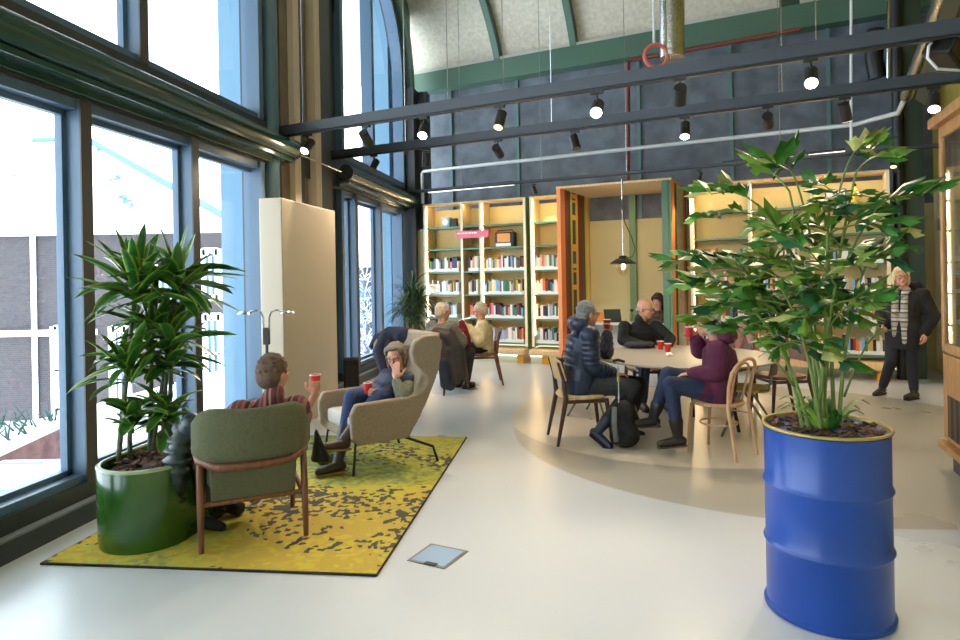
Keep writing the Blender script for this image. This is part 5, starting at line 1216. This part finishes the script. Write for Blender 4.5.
# pink jacket on the far chair
c_=V((3.05,7.9,0)); jf=V((-.75,-.65,0)).normalized(); jl=left_of(jf); bk=c_-jf*.28
drape('pink_jacket','dusty pink jacket draped over an empty chair back','jacket',[([bk+jl*.2+Z*.86,bk+Z*.88,bk-jl*.2+Z*.86],[.06,.07,.06]),([bk+jl*.16+Z*.84-jf*.03,bk+jl*.17+Z*.45-jf*.05],[.07,.08]),([bk-jl*.16+Z*.84-jf*.03,bk-jl*.17+Z*.45-jf*.05],[.07,.08]),([bk+Z*.84-jf*.04,bk+Z*.45-jf*.06],[.08,.09])],mat('dusty_pink',(.72,.48,.46),.8,noise_s=12,noise_a=.25))
# double reading lamp
lb_=V((-2.02,6.05,0)); hz=px(263,315,6.05).z
t=thing('floor_lamp','two armed chrome reading lamp standing behind the olive armchair','lamp',lb_,0)
MB().lathe([(.14,0),(.14,.012),(.02,.02)],n=32).build('base',m_steel_d,t,smooth=True)
MB().tube([(0,0,.015),(0,0,hz-.18)],.014,10).build('pole',m_steel_d,t); MB().bx(-.03,.03,-.02,.02,hz-.28,hz-.12).build('switch_box',m_brown,t,bevel=.005)
for s in(-1,1):
    arm=[(s*.025,0,hz-.14),(s*.03,0,hz-.02),(s*.05,0,hz+.03),(s*.10,0,hz+.045),(s*.15,0,hz+.03)]
    a_o=MB().tube(arm,.009,8).build('arm',m_chrome,t,smooth=True)
    MB().lathe([(.02,.02),(.05,.012),(.075,-.008),(.07,-.010),(.01,-.0)],(s*.20,0,hz+.022),20).build('lamp_head',m_chrome,a_o,smooth=True)
# =====================================================  OUTSIDE
m_snow=mat('snow',(.95,.96,.98),.9)
m_brick=mat('grey_brick',(.42,.40,.44),.9)
nt=m_brick.node_tree; bb=nt.nodes['Principled BSDF']; tc=nt.nodes.new('ShaderNodeTexCoord'); bt_=nt.nodes.new('ShaderNodeTexBrick'); mp=nt.nodes.new('ShaderNodeMapping'); mp.inputs['Rotation'].default_value=(PI/2,0,0)
nt.links.new(tc.outputs['Object'],mp.inputs[0]); nt.links.new(mp.outputs[0],bt_.inputs[0]); bt_.inputs['Scale'].default_value=3.; bt_.inputs['Color1'].default_value=(*lin((.24,.21,.21)),1); bt_.inputs['Color2'].default_value=(*lin((.19,.17,.18)),1); bt_.inputs['Mortar'].default_value=(*lin((.29,.28,.30)),1); nt.links.new(bt_.outputs[0],bb.inputs['Base Color'])
m_slate=mat('blue_slate',(.30,.40,.55),.8)
m_roof=mat('snowy_roof',(.95,.96,.98),.9); nt=m_roof.node_tree; bb=nt.nodes['Principled BSDF']; tc=nt.nodes.new('ShaderNodeTexCoord'); nz=nt.nodes.new('ShaderNodeTexNoise'); nz.inputs['Scale'].default_value=.9; nz.inputs['Detail'].default_value=8; cr=nt.nodes.new('ShaderNodeValToRGB'); cr.color_ramp.elements[0].position=.33; cr.color_ramp.elements[1].position=.37; cr.color_ramp.elements[0].color=(*lin((.25,.36,.5)),1); cr.color_ramp.elements[1].color=(*lin((.95,.96,.98)),1); nt.links.new(tc.outputs['Object'],nz.inputs[0]); nt.links.new(nz.outputs[0],cr.inputs[0]); nt.links.new(cr.outputs[0],bb.inputs['Base Color'])
struct('trim_15',MB().add([W(-14,-.36,-.72),W(14,-.36,-.72),W(14,-5.9,-.72),W(-14,-5.9,-.72),W(-14,-.36,-.95),W(14,-.36,-.95),W(14,-5.9,-.95),W(-14,-5.9,-.95)],[(0,1,2,3),(4,5,6,7),(0,1,5,4),(1,2,6,5),(2,3,7,6),(3,0,4,7)]),m_snow,label='snow covered terrace outside the windows')
DB=26.
def fac(x,D=DB): return px(x,300,D).x
t=thing('brick_building','brick house with snowy hipped roof across the street','building',(fac(80),DB,-5.5),0)
xl,xc,xr=fac(-40),fac(34),fac(228); ez=px(30,230,DB).z
MB().prism([(xl,DB),(xr,DB),(xr,DB+9),(xl,DB+9)],-5.5,ez).build('wall',m_brick,t,world=True)
MB().prism([(xl-.3,DB-.35),(xr+.3,DB-.35),(xr+.3,DB),(xl-.3,DB)],ez-.25,ez+.3).build('gutter',m_white,t,world=True)
pk0=px(-30,140,DB+4.5); pk1=px(88,140,DB+4.5); zz=pk1.z
MB().add([(xl-.3,DB-.4,ez+.2),(xr+.3,DB-.4,ez+.2),(xr+.3,DB+9,ez+.2),(xl-.3,DB+9,ez+.2),(xl,DB+4.5,zz),(pk1.x,DB+4.5,zz)],[(0,1,5,4),(1,2,5),(2,3,4,5),(3,0,4)]).build('roof',m_roof,t,world=True)
MB().tube([(xl,DB+4.5,zz),(pk1.x,DB+4.5,zz),(xr+.3,DB-.4,ez+.25)],.16,6).build('ridge',m_slate,t,world=True)
MB().tube([(fac(36),DB-.12,-5.5),(fac(36),DB-.12,ez)],.10,8).build('downpipe',m_white,t,world=True)
MB().prism([(xl,DB-.25),(fac(97),DB-.25),(fac(97),DB),(xl,DB)],px(30,333,DB).z-.12,px(30,333,DB).z+.12).build('ledge',m_white,t,world=True)
for wx0,wx1,wy0,wy1 in ((203,219,253,297),(205,222,318,388),(113,128,330,400),(55,64,330,410),(158,176,262,296)):
    a1=px(wx0,wy0,DB-.05); b1=px(wx1,wy1,DB-.05); x0,x1,z0,z1=a1.x,b1.x,b1.z,a1.z
    fo=MB()
    for r_ in ((x0-.15,x0+.12,z0-.15,z1+.15),(x1-.12,x1+.15,z0-.15,z1+.15),(x0,x1,z0-.15,z0+.1),(x0,x1,z1-.1,z1+.2),((x0+x1)/2-.04,(x0+x1)/2+.04,z0,z1),(x0,x1,(z0+z1)/2-.04,(z0+z1)/2+.04)): fo.bx(r_[0],r_[1],DB-.14,DB,r_[2],r_[3])
    w_=fo.build('window',m_white,t,world=True); MB().bx(x0,x1,DB-.04,DB-.01,z0,z1).build('pane',mat('dusk_pane',(.22,.38,.55),.15),w_,world=True)
# second far house seen through windows
t=thing('brick_building','farther brick building seen through the far windows','building',(-6.5,40,-5.5),0)
MB().prism([(-14,40),(-4,40),(-4,48),(-14,48)],-5.5,2.2).build('wall',m_brick,t,world=True)
MB().add([(-14.4,39.6,2.2),(-3.6,39.6,2.2),(-3.6,48.4,2.2),(-14.4,48.4,2.2),(-14.4,44,5.0),(-3.6,44,5.0)],[(0,1,5,4),(1,2,5),(2,3,4,5),(3,0,4),(0,1,2,3)]).build('roof',m_roof,t,world=True)
for x in(-11.5,-9.5,-7.5,-5.5):
    for z in(-1.6,.3): w_=MB().bx(x-.45,x+.45,39.9,40,z-.1,z+1.2).build('window',m_white,t,world=True); MB().bx(x-.35,x+.35,39.86,39.9,z,z+1.1).build('pane',MATS['dusk_pane'],w_,world=True)
# bare snowy shrubs outside far windows
rt=random.Random(9)
for i,(x,y,lab) in enumerate(((345,300,'bare snowy tree nearest the cream casing outside the far windows'),(366,292,'bare snowy tree in the middle of the far windows'),(386,285,'bare snowy tree outside the rightmost far window'))):
    b0=px(x,345,15.+4.5*i); t=thing('bare_tree',lab,'tree',(b0.x,b0.y,-5.5),0)
    tk=MB(); tw=MB(); tk.tube([(0,0,0),(0,0,7.)],[.16,.06],8)
    for k in range(110):
        a=rt.uniform(0,2*PI); z=rt.uniform(3.9,7.1); p=V((0,0,z)); d=V((math.cos(a),math.sin(a),rt.uniform(.1,1.2))).normalized(); q_=p+d*rt.uniform(.3,.9); (tk if k<10 else tw).tube([p,p.lerp(q_,.5)+V((0,0,.05)),q_,q_+V((rt.uniform(-.2,.2),rt.uniform(-.2,.2),.2))],[.02,.015,.01,.005],5)
    tk.build('trunk',mat('wet_bark',(.30,.30,.34),.9),t); tw.build('snowy_twigs',mat('frosted_twig',(.66,.72,.80),.9),t)
# terrace things
g=px(30,455,6.4)
o=MB()
pA_,pB_=px(-30,452,5.6),px(72,447,7.4); zt_=px(40,440,6.4).z
dd=(pB_-pA_).normalized(); nn_=V((-dd.y,dd.x,0))
mb=MB(); 
t=thing('brick_planter','long brick planter with snow on top on the terrace','planter',pA_.lerp(pB_,.5).xy.to_3d()+V((0,0,-.72)),0)
q4=[pA_,pB_,pB_+nn_*1.,pA_+nn_*1.]
MB().prism([(p.x,p.y) for p in q4],-.72,zt_-.06).build('brick_wall',mat('red_brick',(.50,.35,.33),.9,noise_s=8,noise_a=.3),t,world=True)
MB().prism([(p.x,p.y) for p in q4],zt_-.06,zt_).build('snow_cap',m_snow,t,world=True)
tw=MB()
for k in range(90):
    p=pA_.lerp(pB_,rt.random())+nn_*rt.uniform(.1,.9); p.z=zt_; a=rt.uniform(0,2*PI); tw.tube([p,p+V((.12*math.cos(a),.12*math.sin(a),rt.uniform(.08,.22)))],[.012,.004],4)
tw.build('frosted_shrubs',mat('frost_green',(.30,.42,.40),.9),t,world=True)
tc_=px(18,478,5.2)
t=thing('garden_table','pale blue garden table covered in snow on the terrace','table',(tc_.x,tc_.y,-.72),0)
MB().box((tc_.x,tc_.y,tc_.z+.0),(.75,.7,.03)).build('tabletop',mat('pale_blue_metal',(.58,.72,.80),.5),t,world=True); MB().box((tc_.x,tc_.y,tc_.z+.035),(.73,.68,.05)).build('snow_layer',m_snow,t,world=True,bevel=.02)
for a in(-1,1):
    for b_ in(-1,1): MB().tube([(tc_.x+a*.33,tc_.y+b_*.3,-.72),(tc_.x+a*.33,tc_.y+b_*.3,tc_.z)],.018,6).build('leg',MATS['pale_blue_metal'],t,world=True)
for k,(x,y,D) in enumerate(((8,495,4.6),(34,490,5.6))):
    c_=px(x,y,D); t=thing('garden_chair',('pale garden chair nearest the window corner' if k==0 else 'pale garden chair right of the snowy table'),'chair',(c_.x,c_.y,-.72),0)
    MB().box((0,0,.42),(.42,.42,.03)).build('seat',MATS['pale_blue_metal'],t); MB().box((.0,-.2,.65),(.42,.03,.35)).build('backrest',MATS['pale_blue_metal'],t)
    for a in(-1,1):
        for b_ in(-1,1): MB().tube([(a*.19,b_*.19,0),(a*.19,b_*.19,.42)],.014,6).build('leg',MATS['pale_blue_metal'],t)
# =====================================================  LIGHT, CAMERA
w=bpy.data.worlds.new('sky'); SC.world=w; w.use_nodes=True; nt=w.node_tree; bg=nt.nodes['Background']
bg.inputs['Color'].default_value=(.74,.88,1.0,1); bg.inputs['Strength'].default_value=SKY
def area(name,loc,rot,sx,sy,e,col):
    ld=bpy.data.lights.new(name,type='AREA'); ld.shape='RECTANGLE'; ld.size=sx; ld.size_y=sy; ld.energy=e; ld.color=col
    lo=bpy.data.objects.new(name,ld); COL.objects.link(lo); lo.location=loc; lo.rotation_euler=rot; return lo
# warm area lights under each bookcase top panel, no strips modelled
for s0,s1 in((.1,2.2),(2.33,2.95),(5.1,7.75)):
    p=L((s0+s1)/2,.03,2.95); area('shelf_top_light',p,(math.radians(20),0,RZB),s1-s0,.03,SHELF*(s1-s0),(1,.80,.52))
for bi,a0,a1,_r in bays:
    if bi==1: continue
    p=L(a0+.012,.05,1.72); ld=area('upright_led',p,(0,0,0),.02,2.4,SHELF*6,(1,.74,.40))
    dv=(B*.8+N*.6).normalized(); ld.rotation_euler=Matrix((V((-dv.y,dv.x,0)),V((0,0,1)),-dv)).transposed().to_euler()
p=L(3.9,.3,3.0); area('booth_roof_light',p,(0,0,RZB),1.2,.2,BOOTH,(1,.82,.55))  # area light under the booth roof, no fixture modelled
cam=bpy.data.cameras.new('camera'); co=bpy.data.objects.new('camera',cam); COL.objects.link(co)
cam.sensor_fit='HORIZONTAL'; cam.sensor_width=36; cam.lens=24; cam.shift_y=-45.7/960; cam.shift_x=.84/960; cam.clip_end=300; cam.clip_start=.05
a=math.atan(ROLL); ca_,sa_=math.cos(a),math.sin(a)
co.matrix_world=Matrix(((ca_,sa_,0,0),(0,0,-1,0),(-sa_,ca_,0,EYE),(0,0,0,1)))
SC.camera=co
SC.view_settings.view_transform='Standard'; SC.view_settings.look='None'; SC.view_settings.gamma=1; SC.view_settings.use_curve_mapping=False
SC.view_settings.exposure=EXPO
SC.cycles.use_denoising=True; SC.cycles.max_bounces=8; SC.cycles.diffuse_bounces=5; SC.cycles.transparent_max_bounces=12; SC.cycles.sample_clamp_indirect=8
